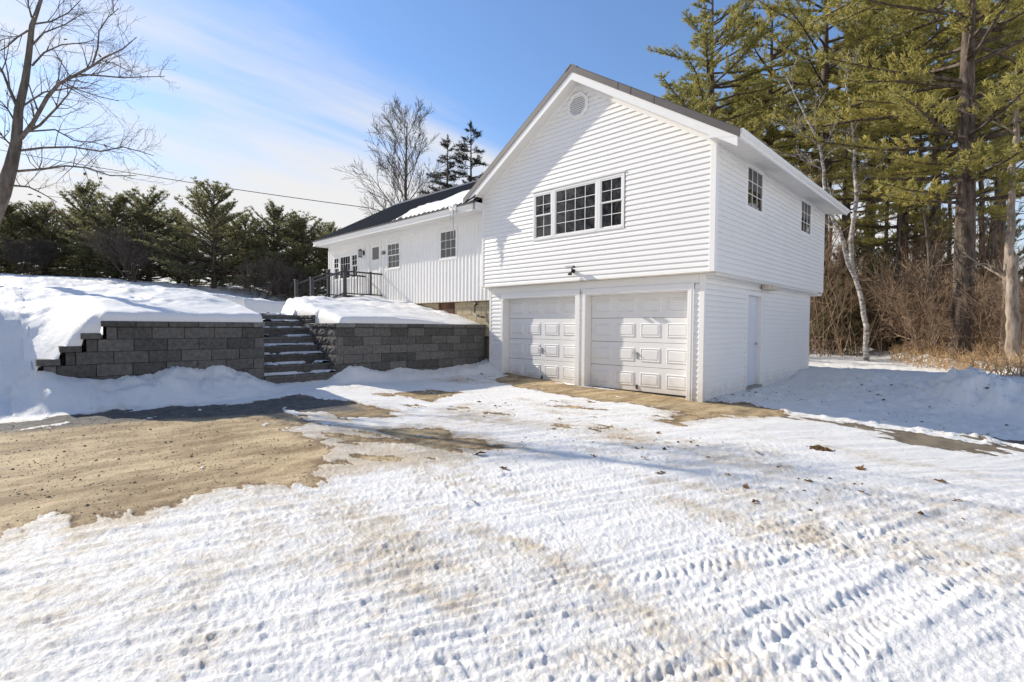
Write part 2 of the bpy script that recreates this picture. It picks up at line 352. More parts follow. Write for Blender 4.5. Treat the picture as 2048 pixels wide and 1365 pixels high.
def smoothT(x, y):
    """upper yard snow height (also the slope at the left that runs down to the driveway)"""
    tx = np.interp(-x, [6.2, 6.5, 8, 10, 12, 14, 17, 20, 24, 28, 35, 80], [1.56, 1.62, 1.85, 2.02, 2.12, 2.14, 2.2, 2.42, 3.1, 3.55, 3.75, 3.9])
    # along the wing wall
    wl = np.interp(-x, [6.2, 7.2, 8.39, 9.43, 10.28, 11.36, 13, 16], [1.38, 1.62, 1.9, 2.1, 2.24, 2.36, 2.35, 2.2])
    k = ss(-2.6, -.2, y); k = np.where(x < -16, k*ss(-20, -16, x), k)
    z = tx*(1-k)+wl*k
    z = z-ss(-2, 1.5, x*0+y)*ss(-9, -26, x)*.0
    sx = np.interp(-x, [4.6, 5.0, 5.3, 5.9, 6.2, 7.7, 9.5, 12, 16, 20, 24, 28, 80], [.05, .08, .12, .30, .50, 1.56, 2.0, 2.12, 2.2, 2.42, 3.1, 3.55, 3.9])
    q = 1-ss(-9.25, -8.15, y)
    q = np.where(x < -6.2, q, 1.)
    z = z*(1-q)+sx*q
    return z
def hills(x, y):
    n = fbm(x, y, .22, 3, 5)*.16*ss(-7, -12, x) + fbm(x, y, .8, 3, 9)*.06*ss(-6.6, -8.5, x) + fbm(x, y, 3.0, 5, 29, .65)*.040*ss(-6.5, -7.4, x)
    # ploughed-up mounds along the path to the porch
    for cx, cy, rx, ry, h in ((-8.9, -6.6, 1.2, .8, .10), (-9.9, -3.1, 1.3, .75, .22), (-8.6, -3.9, .7, .5, .10), (-11.0, -1.2, 1.2, .9, .14), (-12.8, -6.0, 1.6, 1.1, .20), (-14.5, -4.0, 1.5, .8, .22), (-11.0, -7.3, 1.6, .8, .14)):
        g = np.exp(-((x-cx)/rx)**2-((y-cy)/ry)**2)
        n = n+h*g*(1+.45*fbm(x, y, 2.4, 3, 41))
    n = n+.035*np.clip(fbm(x, y, 3.4, 3, 55)-.12, 0, 1)*ss(-6.8, -7.6, x)*(1-ss(-8.5, -9.6, y)*.7)-.05*np.clip(fbm(x, y, 2.1, 2, 56)-.33, 0, 1)*ss(-7, -8, x)
    # soft drifts
    n = n+.05*ss(-6.4, -7.5, x)*ss(-9.9, -8.6, y)*np.abs(fbm(x*.6+y*.3, y*1.2, .9, 3, 77))*1.3
    return n
STAIR = (-5.80, -4.235)
def T(x, y):
    z = smoothT(x, y)+hills(x, y)
    # shovelled way: stairs, then the walk to the porch steps
    flo = np.where(x > -8.42, .20+(-6.2-x)/.28*.178-.30, 1.56)
    cy = np.interp(-x, [8.4, 9.5, 10.6, 12, 13], [-5.07, -4.95, -4.3, -3.4, -3.2]); hw = .72
    dd = np.abs(y-cy)
    edge = np.where(x > -8.42, .02, .22+.10*vn(x*2.1, y*2.1, 3))
    m = 1-np.clip((dd-hw)/edge, 0, 1); m = np.where(x < -12.6, m*ss(-13.2, -12.6, x), m)
    m = np.where(x > -8.42, ((y > STAIR[0]) & (y < STAIR[1])).astype(float), m*m*(3-2*m))
    z2 = np.where(x > -8.42, np.minimum(z, flo), np.minimum(z, flo+.06*fbm(x, y, 3, 3, 12)))
    return z*(1-m)+z2*m
TRK = [ # polyline, half width, depth, tread: r ribs / l lugs, phase
 ([(.42,-9.9),(.48,-9.49),(.58,-8.75),(.7,-7.9),(1.13,-6.55),(1.59,-4.87),(2.1,-3.2)], .13, .018, 'r'),
 ([(.60,-9.95),(.68,-9.65),(.87,-8.92),(1.06,-8.07),(1.42,-6.83),(1.9,-5.2)], .12, .02, 'x'),
 ([(1.25,-9.9),(1.31,-9.57),(1.47,-8.98),(1.76,-8.24),(2.05,-7.45),(2.44,-6.4),(3.2,-4.7)], .16, .022, 'x'),
 ([(1.45,-9.8),(1.58,-9.42),(1.85,-8.85),(2.2,-7.94),(2.5,-7.09),(2.73,-6.28),(3.2,-5.18),(4.29,-3.44),(6,-1.4)], .12, .02, 'r'),
 ([(3.2,-8.4),(3.48,-7.54),(3.76,-6.28),(4.17,-5.1),(4.67,-3.84),(5.6,-2)], .15, .032, 'l'),
 ([(2.18,-7.76),(2.71,-6.88),(3.21,-5.85),(3.88,-4.63),(4.43,-3.64),(5.4,-2.2)], .13, .024, 'l'),
 ([(2.2,-8.8),(2.61,-8.27),(3.12,-7.63),(3.68,-6.89),(4.24,-6.0),(5.2,-4.6)], .14, .026, 'l'),
 ([(.2,-8.4),(1.18,-6.59),(1.85,-5.33),(3.11,-3.82),(4.3,-2.83)], .13, .014, 'l'),
 ([(3.1,-8.1),(3.27,-7.75),(3.33,-7.23),(3.5,-6.52),(4.0,-5.6)], .10, .02, 'l'),
 ([(-.6,-9.9),(-.2,-8.9),(.3,-7.3),(.9,-5.8),(1.6,-4.4)], .13, .016, 'r'), ([(1.0,-9.9),(1.15,-8.9),(1.5,-7.8),(2.0,-6.4)], .12, .018, 'r'), ([(1.9,-9.2),(2.35,-8.3),(2.9,-7.2),(3.5,-5.9),(4.2,-4.7)], .12, .018, 'r'),
 ([(-5.2,-7.6),(-3.6,-5.6),(-1.6,-3.6),(.5,-2.6),(3.5,-2.3)], .13, .010, 'l'), ([(-3.2,-7.6),(-2.2,-5.0),(-.2,-4.3),(2.2,-4.2),(4.5,-4.6)], .13, .010, 'l'),
 ([(-1.2,-7.2),(.2,-5.6),(1.4,-5.2),(3.0,-5.4)], .13, .010, 'r')]
def tracks(x, y):
    h = np.zeros(x.shape); rut = np.zeros(x.shape)
    for P, hw, dep, kind in TRK:
        P = np.array(P); Q = []                     # smooth the line
        for i in range(len(P)-1):
            p0 = P[max(i-1, 0)]; p1 = P[i]; p2 = P[i+1]; p3 = P[min(i+2, len(P)-1)]
            for t in np.linspace(0, 1, 5)[:-1]:
                Q.append(.5*((2*p1)+(-p0+p2)*t+(2*p0-5*p1+4*p2-p3)*t*t+(-p0+3*p1-3*p2+p3)*t**3))
        Q.append(P[-1]); Q = np.array(Q)
        best = np.full(x.shape, 9.); lat = np.zeros(x.shape); along = np.zeros(x.shape); L = 0
        for i in range(len(Q)-1):
            e = Q[i+1]-Q[i]; l = np.hypot(*e); u = e/l
            t = np.clip((x-Q[i, 0])*u[0]+(y-Q[i, 1])*u[1], 0, l)
            dx = x-Q[i, 0]-t*u[0]; dy = y-Q[i, 1]-t*u[1]; d = np.hypot(dx, dy); s = dx*u[1]-dy*u[0]
            c = d < best; best = np.where(c, d, best); lat = np.where(c, np.sign(s)*d, lat); along = np.where(c, L+t, along); L += l
        hwv = hw*(1+.10*vn(along*1.7, along*0, 8)); a = np.abs(lat)
        fade = ss(0, .5, along)*ss(0, .8, L-along)*np.clip(.75+.6*vn(along*1.1, along*0+3, 4), .25, 1)*np.clip(.8+.7*fbm(x, y, 3.2, 3, 92), .3, 1.1)*.72
        ins = 1-ss(hwv*.85, hwv*1.06, a)
        prof = -dep*ins*.55+dep*.8*np.exp(-((a-hwv*1.22)/.028)**2)*(.6+.7*vn(x*14, y*14, 6))
        j = .022*vn(x*9, y*9, 31)+.05*vn(x*2.3, y*2.3, 32)
        if kind == 'r': tread = np.cos((lat+j*.4)/hw*math.pi*3.5)*dep*.5
        elif kind == 'l': tread = np.tanh(2.2*np.cos((along+np.abs(lat)*.55+j)/.068*2*math.pi))*dep*.42*(a > hw*.15)
        else: tread = (np.tanh(2*np.cos((along+lat*.6+j)/.10*2*math.pi))*(a > hw*.45)+np.cos(lat/hw*math.pi*3)*(a <= hw*.45))*dep*.22
        h = h+(prof+tread*ins)*fade; rut = np.maximum(rut, ins*fade)
    return h, rut
def base_ground(x, y):
    zr = np.interp(x, [-6.4, -5, -3, 0, 1.6, 2.7, 3.6, 4.4, 9, 20], [.19, .10, .02, -.035, -.09, -.17, -.23, -.30, -.40, -.4])
    zc = np.interp(x, [-6.4, -5, -3, 0, 4], [.19, .10, .02, 0, 0]); k = ss(-4.2, -.4, y); k2 = ss(1.2, 7, y)
    z = zc*(1-k)+zr*k; back = np.interp(y, [5, 7.6, 12, 22, 34, 60], [-.02, .19, .06, .25, 1.0, 1.2])
    z = z*(1-k2)+back*k2
    return z
FB = ([-9.2,-9,-8.65,-8.3,-7.8,-7.3,-6.6,-6.1,-5.85,-5.6,-4.5,-4.3,-4,-3.5,-3.1,-2.7,-1.65,-.7,.1,.5], [.66,.64,.54,.48,.50,.60,.60,.48,.30,.20,.20,.33,.46,.38,.31,.36,.26,.36,.42,.42])
def B(x, y):
    z = base_ground(x, y)
    # ploughed bank along the foot of the retaining wall
    fb = np.interp(y, *FB); wd = np.interp(y, [-9, -7, -5.9, -5.2, -4.5, -3, -1, 0], [1.0, 1.15, 1.0, .2, .35, .75, .7, .95])
    t = np.clip((x+6.25)/wd, 0, 1); prof = (1-t)**1.35*(1+1.1*t)
    lump = 1+(.30*fbm(x, y, 1.6, 4, 17)+.20*fbm(x, y, 6, 4, 18, .6))*ss(-8.8, -7.9, y)
    z = z+np.where((x > -6.7) & (y > -9.3) & (y < .6), np.maximum(fb-.16, 0)*prof*np.where(t > .02, lump, 1), 0)
    # banks on the right of the house
    def g(cx, cy, rx, ry, h, rot=0):
        c, s = math.cos(rot), math.sin(rot); u = (x-cx)*c+(y-cy)*s; v = -(x-cx)*s+(y-cy)*c
        return h*np.exp(-(u/rx)**2-(v/ry)**2)
    rb = g(1.9, 5.6, 1.1, 1.3, .20)+g(.6, 6.6, .9, .7, .10)+g(4.3, 4.0, 1.6, .8, .33, .1)+g(3.5, 4.6, .7, .6, .14)+g(6.6, 4.0, 1.9, 1.2, .50)+g(3.0, 5.6, .8, .8, .10)+g(3.6, 4.0, .6, .7, .22)
    rb = rb*(1+.40*fbm(x, y, 1.6, 4, 21)+.35*fbm(x, y, 5, 4, 22, .65))
    z = z+rb+ss(.3, 1.2, x)*ss(.6, 2.2, y)*ss(9, 6.5, y)*.10*np.abs(fbm(x, y, 1.3, 4, 23))
    near_wall = np.exp(-(np.maximum(x-.05, 0)/.35)**2)*ss(.15, .9, y)*ss(8, 6.5, y)*(x > -.3)
    z = z+near_wall*(.03+.05*np.abs(fbm(x, y, 2, 3, 60)))
    # road edge berm and woods floor
    we = woods_edge(x, y)
    z = z+.24*np.exp(-((we+.55)/.40)**2)*(1+.6*fbm(x, y, 2.2, 3, 71))*(y > 6)+ss(-.2, 2.5, we)*(.10+.13*fbm(x, y, .8, 4, 72))*(y > 4)
    return z
def lower(x, y):
    """height, bare, dirt, asphalt for the ground sheet"""
    r = np.hypot(x-CAM[0], y-CAM[1])
    z = B(x, y)
    left = (x < -4.4) & (y < -9.0)
    Ts = smoothT(x, y)+hills(x, y)*ss(-5.2, -6.5, x)
    kk = ss(-4.6, -5.6, x)*np.where(x > -6.22, 1-ss(-9.45, -8.75, y), (y < -9.05)*1.); z = z*(1-kk)+Ts*kk
    z = np.where((x < -6.75) & (y >= -9.05), np.minimum(z, .1)-.3, z)
    # bare patches
    wob = .26*fbm(x*.7, y*1.3, 1.5, 4, 33)+.22*fbm(x*.8, y*1.4, 5, 5, 34, .65)
    bare = np.full(x.shape, -9.)
    for k, P in PATCH.items():
        d = sdpoly(x, y, P); bare = np.maximum(bare, d+wob*(1.0 if k in ('main', 'strip', 'apron') else .6)+(3.2*fbm(x*.55, y*2.2, 1.2, 5, 35)*.28-.04 if k in ('p7', 'p9') else 0))
    bare = np.where(y < -4.6, np.minimum(bare, x+5.12+wob*.6), bare)
    asp = np.clip(sdpoly(x, y, PATCH['strip'])*3+.6, 0, 1)*(sdpoly(x, y, PATCH['strip']) > -.3)
    asp = np.maximum(asp, (x > 1.5)*(y > -1.5)*.7)
    asp = np.maximum(asp, (sdpoly(x, y, PATCH['apron']) > -.2)*ss(-.1, .6, fbm(x, y, 1.7, 3, 48))*.35)
    # snow islands left in the sand
    isl = fbm(x*.7+y*.1, y*1.9, 2.0, 5, 44, .6)
    bare = bare-np.clip(isl-.30, 0, 1)*2.6
    bare = np.where(sdpoly(x, y, PATCH['strip']) > -.1, bare-np.clip(fbm(x*.5, y*.5+x, 2.2, 4, 144)+.10, 0, 1)*1.3, bare)
    dirt = np.zeros(x.shape)
    for P, s in SEMI: dirt = np.maximum(dirt, np.clip(sdpoly(x, y, P)*2.2+.5, 0, 1)*s*1.7)
    big = fbm(x*.7, y*1.4, .75, 5, 50)
    dirt = dirt+(np.clip(big*1.0+.18, 0, 1)*.70+.17+.46*np.clip(fbm(x*.5, y*1.6, 2.6, 5, 58), 0, 1))*ss(-6.2, -5.2, x)*ss(2, -1, y)
    dirt = dirt+np.clip(.45+bare*1.6, 0, .5)
    b01 = np.clip(.5+bare*3.0, 0, 1)
    # semi-bare gravelly veil
    sb = fbm(x*.6, y*1.5, 1.3, 6, 52, .6)
    sbm = np.zeros(x.shape)
    for P, s in SEMI: sbm = np.maximum(sbm, np.clip(sdpoly(x, y, P)*2.5+.5, 0, 1)*s)
    b01 = np.maximum(b01, np.clip((.8*fbm(x*.45+y*.25, y*1.5-x*.5, 2.4, 6, 152, .7)+.3*sb+sbm*1.2-.22)*2.4, 0, .85)*np.clip(sbm*12, 0, 1))
    # relief of the trodden snow
    dr = ss(-5.6, -4.8, x)*ss(1.0, -.5, y); dr = np.maximum(dr, ss(-6.0, -5, x)*(y < -9)*.0)
    snowy = 1-ss(.44, .66, b01)
    tr, rut = tracks(x, y)
    fine = .005*fbm(x, y, 4, 3, 61, .6)+.0055*fbm(x, y, 20, 3, 62, .7)+.0045*fbm(x, y, 42, 2, 65, .7)*ss(6, 2.5, r)
    cl = fbm(x, y, 13, 3, 63); cl2 = fbm(x, y, 29, 2, 64)
    zone = .5+.5*fbm(x, y, .9, 2, 66)
    zone = np.clip((zone-.32)*1.9, 0, 1)
    crumbs = np.clip(cl-.20, 0, 1)*.038*zone+np.clip(cl2-.16, 0, 1)*.042*(.35+.65*zone)-np.clip(fbm(x, y, 8.5, 3, 67)-.26, 0, 1)*.018*zone
    nearf = ss(8, 3.2, r)*.8+.2; tr = tr*(ss(9, 4, r)*.35+.40); fine = fine*(ss(9, 4, r)*.3+.7)
    # wheel-drag streaks that run with the traffic
    u = x*.35+y*.94; v = x*.94-y*.35
    strk = (fbm(v*9, u*.55, 1.0, 3, 68)*.015+fbm(v*26, u*.8, 1.0, 2, 168)*.009*np.clip(.5+1.4*fbm(x, y, .7, 2, 169), 0, 1))
    rel = (fine+crumbs*nearf+strk*1.1+tr*.85)*dr*.84
    z = z+rel*snowy+(1-snowy)*dr*(-.004+.005*fbm(x, y, 14, 3, 69)+.005*np.clip(fbm(x, y, 9, 4, 170, .65), 0, 1))+.008*snowy*dr
    dirt = dirt+rut*.10*(fbm(x, y, 2, 3, 70)+.3)
    other = (1-dr)
    z = z+other*snowy*(.034*fbm(x, y, 2.2, 4, 73)+.016*fbm(x, y, 9, 4, 74, .65)+np.clip(fbm(x, y, 5, 3, 174)-.2, 0, 1)*.12*(x > 0)*(y < 8))*ss(.05, .5, np.maximum(np.abs(x+2.8)-2.9, np.abs(y-3.8)-3.9)+.15)
    return z, b01, dirt, asp
def polar(th, rs):
    TH, RR = np.meshgrid(th, rs, indexing='xy')
    X = CAM[0]+RR*np.sin(YAW+TH); Y = CAM[1]+RR*np.cos(YAW+TH)
    z, b, d, a = lower(X, Y)
    nr, ntt = X.shape
    V = np.stack([X, Y, z], -1).reshape(-1, 3)
    i = np.arange(nr-1)[:, None]*ntt+np.arange(ntt-1)[None]
    Fq = np.stack([i, i+1, i+1+ntt, i+ntt], -1).reshape(-1, 4)[:, ::-1]
    return V, Fq, b.ravel(), d.ravel(), a.ravel()
r1 = .9*np.exp(np.arange(0, math.log(16/.9), .0062)); r2 = 16*np.exp(np.arange(.02, math.log(450/16)+.03, .024)); rs = np.concatenate([r1, r2])
sets = [polar(np.radians(np.linspace(-51, 51, 800)), rs),
        polar(np.radians(np.linspace(50.9, 309.1, 120)), np.concatenate([[.05], 1.2*np.exp(np.arange(0, math.log(400), .06))])),
        polar(np.radians(np.linspace(-51.2, 51.2, 60)), np.linspace(.05, .92, 8))]
def ground_object(name, sel, m, attrs):
    Vs, Fs, A, off = [], [], [[], [], []], 0
    for V, Fq, b, d, a in sets:
        c = V[Fq].mean(1); k = sel(c[:, 0], c[:, 1]); f = Fq[k]
        used = np.unique(f); mapp = np.full(len(V), -1); mapp[used] = np.arange(len(used))
        Vs.append(V[used]); Fs.append(mapp[f]+off); off += len(used)
        for q, z in zip(A, (b, d, a)): q.append(z[used])
    o = mesh(name, np.concatenate(Vs), np.concatenate(Fs), m, smooth=True)
    if attrs:
        for nme, q in zip(('bare', 'dirt', 'asphalt'), A):
            at = o.data.attributes.new(nme, 'FLOAT', 'POINT'); at.data.foreach_set('value', np.concatenate(q).astype(np.float32))
    return o
is_drive = lambda x, y: ((x > -6.7) & (y < 2.2) & (y > -40) & (x < 14)) & ~((x < -5.3) & (y < -9.0))
tag(ground_object('driveway', is_drive, m_drive, True), kind='structure')
tag(ground_object('snow_ground', lambda x, y: ~is_drive(x, y), m_drive, True), kind='structure')

# upper yard sheet
xs = -6.2-np.concatenate([[0, .004, .012, .028, .055, .09, .14], np.arange(.2, 3.2, .06), np.arange(3.2, 9.5, .1), np.arange(9.6, 28, .25), np.arange(28, 90, 2)])
ys = np.concatenate([np.arange(-9.14, -3.6, .045), np.arange(-3.6, 0.3, .07), np.arange(.4, 12, .3), np.arange(12, 60, 2)])
ys = np.unique(np.concatenate([ys, [STAIR[0]-.005, STAIR[0]+.005, STAIR[1]-.005, STAIR[1]+.005]]))
X, Y = np.meshgrid(xs, ys); Z = T(X, Y)
cap = np.select([Y > -8.26, Y > -8.505, Y > -8.755, Y > -9.01], [1.43, 1.235, 1.035, .84], .55)
lim = np.interp(ys, [-9.14, -9.05, -8.78, -8.72, -8.54, -8.47, -8.30, -8.22, -8.0], [.60, .80, 1.02, 1.18, 1.24, 1.38, 1.45, 1.56, 9])[:, None]
tt = np.clip((-6.2-X)/.13, 0, 1); pr = np.sqrt(1-(1-tt)**2)
inst = (Y > STAIR[0]) & (Y < STAIR[1])
edge_wob = .05*fbm(X*0, Y, 1.3, 5, 88, .6)
Zr = np.minimum(Z, lim+np.clip(-6.3-X, 0, 9)*.75)
capS = np.where(X > -7.35, 1.43, 1.62); sd_ = (Y >= STAIR[1]) & (Y < -4.0) & (X > -8.75)
Zr = np.where(sd_, np.minimum(Zr, capS-.02+np.maximum(Zr-capS+.02, .03)*np.sqrt(1-(1-np.clip((Y-STAIR[1])/.16, 0, 1))**2)), Zr)
end = ss(.1, -1.3, Y)                                                  # snow thins out against the garage corner
Z = np.where(inst, Z, np.where(X > -6.5, cap-.01+(Zr+edge_wob*tt-cap+.01)*pr, Zr))
Z = np.where((Y > 7.6) & (X > -9), -.6, Z); Z = np.where((Y > .45) & (Y <= 7.6) & (X > -15.3), 1.0, Z)
n_y, n_x = X.shape; i = np.arange(n_y-1)[:, None]*n_x+np.arange(n_x-1)[None]
Fq = np.stack([i, i+1, i+1+n_x, i+n_x], -1).reshape(-1, 4)
V = np.stack([X, Y, Z], -1).reshape(-1, 3)
# let the snow lip lean out and wander a little
k = (V[:, 0] > -6.34) & ~inst.ravel(); V[:, 0] += np.where(k, .018*fbm(V[:, 1]*2, V[:, 2]*3, 1, 3, 90)*0-.0, 0)
tag(mesh('snowy_yard', V, Fq, m_snow, smooth=True), kind='structure')

# ------------------------------------------------------------------ house
house = tag(empty('house', (-2.9, 0, 0)), 'long white sided house with a two car garage under a steep gable', 'house')
HO = Vector((-2.9, 0, 0))
def hb(mb, name, m, parent=None, smooth=False):
    """build in world coordinates, parented to the house (house sits at HO)"""
    mb.V = [(v[0]-HO.x, v[1]-HO.y, v[2]-HO.z) for v in mb.V]
    return mb.build(name, m, parent or house, smooth)
H1, EX, EY = 2.44, .1065, -.15
RX, RZ, SL = -2.9, 7.16, .640           # ridge line X, top height, slope
XL, XR = -6.07, .24                     # upper storey
D2 = 7.62
def gable_z(x, drop=0): return RZ-drop-SL*abs(x-RX)
# bodies behind the siding
hb(MB().prism([(XL+.03, H1+.02), (XR-.03, H1+.02), (XR-.03, gable_z(XR, .35)), (RX, RZ-.35), (XL+.03, gable_z(XL, .35))], 1, EY+.05, D2-.03), 'upper_wall', m_ins)
hb(MB().box(-5.88, -.135, .24, 7.2, -.25, H1), 'lower_wall', m_ins)
hb(MB().box(XL, XR, EY+.01, D2, H1-.012, H1+.02), 'overhang_soffit', m_soffit)
hb(MB().box(XL-.004, XR+.004, EY-.022, EY+.0, H1-.02, H1-.002), 'starter_strip', m_cream)
def siding(o, u, n, ufun, z0, z1, holes=(), ex=EX, proud=.023, name='siding_plank', m=m_vinyl):
    """horizontal planks on a wall: o origin, u direction along, n outward normal; ufun(z)->(u0,u1)"""
    o = Vector(o); u = Vector(u); n = Vector(n); up = Vector((0, 0, 1)); z = z0; k = 0
    while z < z1-.01:
        zt = min(z+ex, z1); mb = MB(); a0, a1 = ufun(z); b0, b1 = ufun(zt)
        if a1-a0 < .05: break
        if b1-b0 < .02: b0 = b1 = (b0+b1)/2
        cuts = [(h[0], h[1]) for h in holes if h[2] < zt-.01 and h[3] > z+.01]
        segs = []; cur = a0; curt = b0
        for c0, c1 in sorted(cuts):
            if c0 > cur: segs.append((cur, c0, curt, c0))
            cur = curt = c1
        if cur < a1: segs.append((cur, a1, curt, max(b1, curt)))
        for s0, s1, t0, t1 in segs:
            if s1-s0 < .01: continue
            def P(uu, nn, z_): return o+u*uu+n*nn+up*z_
            zm = z+ex*.52; f = (zm-z)/ex; mu0 = s0+(t0-s0)*f; mu1 = s1+(t1-s1)*f
            Vv = [P(s0, 0, z+.001), P(s1, 0, z+.001), P(s1, proud, z), P(s0, proud, z), P(mu0, proud*.70, zm), P(mu1, proud*.70, zm), P(t0, .001, zt), P(t1, .001, zt)]
            one = MB().add(Vv, [(0, 1, 2, 3), (3, 2, 5, 4), (4, 5, 7, 6), (0, 3, 4, 6), (1, 7, 5, 2)]); hb(one, name, m)
        for h in holes:           # slivers above and below an opening
            if h[2] < zt-.01 and h[3] > z+.01 and h[0] > a0 and h[1] < a1:
                for q0, q1 in ((z, h[2]), (h[3], zt)):
                    if q1-q0 > .004:
                        pr = lambda q: proud*(1-(q-z)/ex)
                        Q = lambda uu, nn, z_: o+u*uu+n*nn+up*z_
                        mb = MB().add([Q(h[0], pr(q0), q0), Q(h[1], pr(q0), q0), Q(h[1], pr(q1), q1), Q(h[0], pr(q1), q1), Q(h[0], -.04, q0), Q(h[1], -.04, q0), Q(h[1], -.04, q1), Q(h[0], -.04, q1)], [(0, 1, 2, 3), (0, 4, 5, 1), (3, 2, 6, 7)]); hb(mb, name, m)
        z = zt; k += 1
# gable front
wf = (-4.24, -1.65, 3.48, 4.64)
siding((0, EY, 0), (1, 0, 0), (0, -1, 0), lambda z: (max(XL, RX-(RZ-.30-z)/SL), min(XR, RX+(RZ-.30-z)/SL)) if z > 4.7 else (XL+.05, XR-.05), H1, RZ-.32, holes=[wf], name='siding_plank')
# right side, upper storey (u runs to the back)
rw = [(1.36, 2.40, 3.84, 4.80), (5.20, 6.24, 3.86, 4.80)]
siding((XR, 0, 0), (0, 1, 0), (1, 0, 0), lambda z: (EY+.05, D2-.05), H1, 4.83, holes=rw, proud=.024)
# lower storey: front strips and right side
dl = (-5.40, -3.02); dr_ = (-2.74, -.30)
siding((0, 0, 0), (1, 0, 0), (0, -1, 0), lambda z: (-5.86, -5.44), -.06, 2.25)
siding((0, 0, 0), (1, 0, 0), (0, -1, 0), lambda z: (-2.90, -2.82), -.04, 2.25)
siding((0, 0, 0), (1, 0, 0), (0, -1, 0), lambda z: (-.18, -.06), -.1, 2.25)
siding((0, 0, 0), (0, 1, 0), (1, 0, 0), lambda z: (.05, 7.2), -.1, H1-.03, holes=[(2.14, 3.24, -.2, 2.22)], proud=.026)
# trims
def trim(x0, x1, y0, y1, z0, z1, m=m_trim, name='trim_board', bv=.006): return bevel(hb(MB().box(x0, x1, y0, y1, z0, z1), name, m), bv)
trim(XR-.09, XR+.025, EY-.027, EY+.055, H1-.006, 4.80, name='corner_post')
trim(XR+.0, XR+.024, EY+.055, EY+.10, H1-.006, 4.80, name='corner_post')
trim(XL-.02, XL+.055, EY-.027, EY+.02, H1-.006, 4.92, name='corner_post')
trim(XL-.021, XL+.0, EY+.02, .05, H1-.006, 4.62, name='corner_post')
trim(-.085, .022, -.024, .06, -.12, H1-.014, name='corner_post')
trim(-5.94, -5.86, -.024, .0, 0, H1-.014, name='corner_post')
trim(XR-.1, XR+.024, D2-.06, D2+.02, H1-.006, 4.80, name='corner_post')
trim(-.1, .024, 7.16, 7.26, 0, H1-.014, name='corner_post')
trim(-5.86, -.085, -.020, .04, 2.25, H1-.014, m_wrap, 'frieze_board')
for a, b in (dl, dr_):
    # casing: two steps, jamb linings and head lining
    trim(a-.082, a, -.040, .02, -.08, 2.25, name='door_casing'); trim(b, b+.122, -.040, .02, -.08, 2.25, name='door_casing')
    trim(a-.082, b+.122, -.046, .02, 2.12, 2.252, name='door_casing')
    trim(a-.012, a+.012, -.034, .235, -.08, 2.119, name='door_jamb', bv=.002); trim(b-.012, b+.012, -.034, .235, -.08, 2.119, name='door_jamb', bv=.002)
    trim(a+.012, b-.012, -.034, .235, 2.10, 2.119, name='door_jamb', bv=.002)
trim(dr_[1]+.06, dr_[1]+.075, -.047, -.040, -.05, 2.2, name='door_casing', bv=.002)
# side overhang band and little beam end
trim(.0, XR-.01, .0, D2-.1, H1-.05, H1-.014, m_soffit, 'overhang_ledger')
trim(.05, .21, 3.05, 3.75, H1-.15, H1-.05, m_cream, 'beam_end')
trim(-.1, XR-.01, 7.26, D2, H1-.10, H1-.012, m_trim, 'beam_end')
# garage doors
def garage_door(x0, x1, lbl):
    base = hb(MB().box(x0+.013, x1-.013, .215, .235, 0.0, 2.12), 'garage_door', m_gap_shade); base['label'] = lbl
    hh = 2.10/4; n = 4; wd = (x1-x0-.03)/n
    yb = .19
    for r in range(4):
        z0 = .012+r*hh
        sec = MB().box(x0+.015, x1-.015, yb, .215, z0+.003, z0+hh-.004); s = hb(sec, 'door_section', m_door, base); bevel(s, .006)
    for r in range(4):
        for c in range(n):
            z0 = .012+r*hh+.115; z1 = z0+hh-.23; a = x0+.015+wd*c+.075; b = a+wd-.15; e = .022
            mb = MB(); y0 = yb; y1 = yb-.013; q = .012
            # raised rim, groove, raised field
            Vv = []
            for (ins, yy) in ((0, y0), (.012, y0-.014), (.022, y0-.014), (.032, y0+.003), (.058, y0-.014)):
                Vv += [(a+ins, yy, z0+ins), (b-ins, yy, z0+ins), (b-ins, yy, z1-ins), (a+ins, yy, z1-ins)]
            Fc = [[i*4+k, i*4+(k+1) % 4, (i+1)*4+(k+1) % 4, (i+1)*4+k] for i in range(4) for k in range(4)]+[[16, 17, 18, 19]]
            mb.add(Vv, Fc); hb(mb, 'raised_panel', m_door, base)
    zc = .012+hh*1.5; xc = x0+(x1-x0)*.5
    h = MB().box(xc-.018, xc+.018, yb-.012, yb, zc-.09, zc+.05); h.tube([(xc-.10, yb-.028, zc+.05), (xc-.02, yb-.036, zc+.035), (xc+.09, yb-.03, zc-.02)], .009, 6)
    h.tube([(xc, yb-.035, zc+.03), (xc, yb, zc+.03)], .012, 8)
    hb(h, 'handle', m_steel, base)
    hb(MB().tube([(xc-.0, yb-.03, zc-.06), (xc, yb, zc-.06)], .012, 8), 'lock_cylinder', m_steel, base)
    hb(MB().box(xc-.02, xc+.02, yb-.02, yb, .06, .15).tube([(xc, yb-.035, .075), (xc, yb-.02, .12)], .01, 6), 'lift_handle', m_iron, base)
    hb(MB().box(x0+.015, x1-.015, yb-.005, .22, -.03, .012), 'bottom_seal', m_black, base)
garage_door(*dl, 'left garage door, beside the retaining wall'); garage_door(*dr_, 'right garage door, nearest the house corner')
trim(-5.5, -.1, .18, .5, -.12, -.02, m_concrete, 'door_sill')
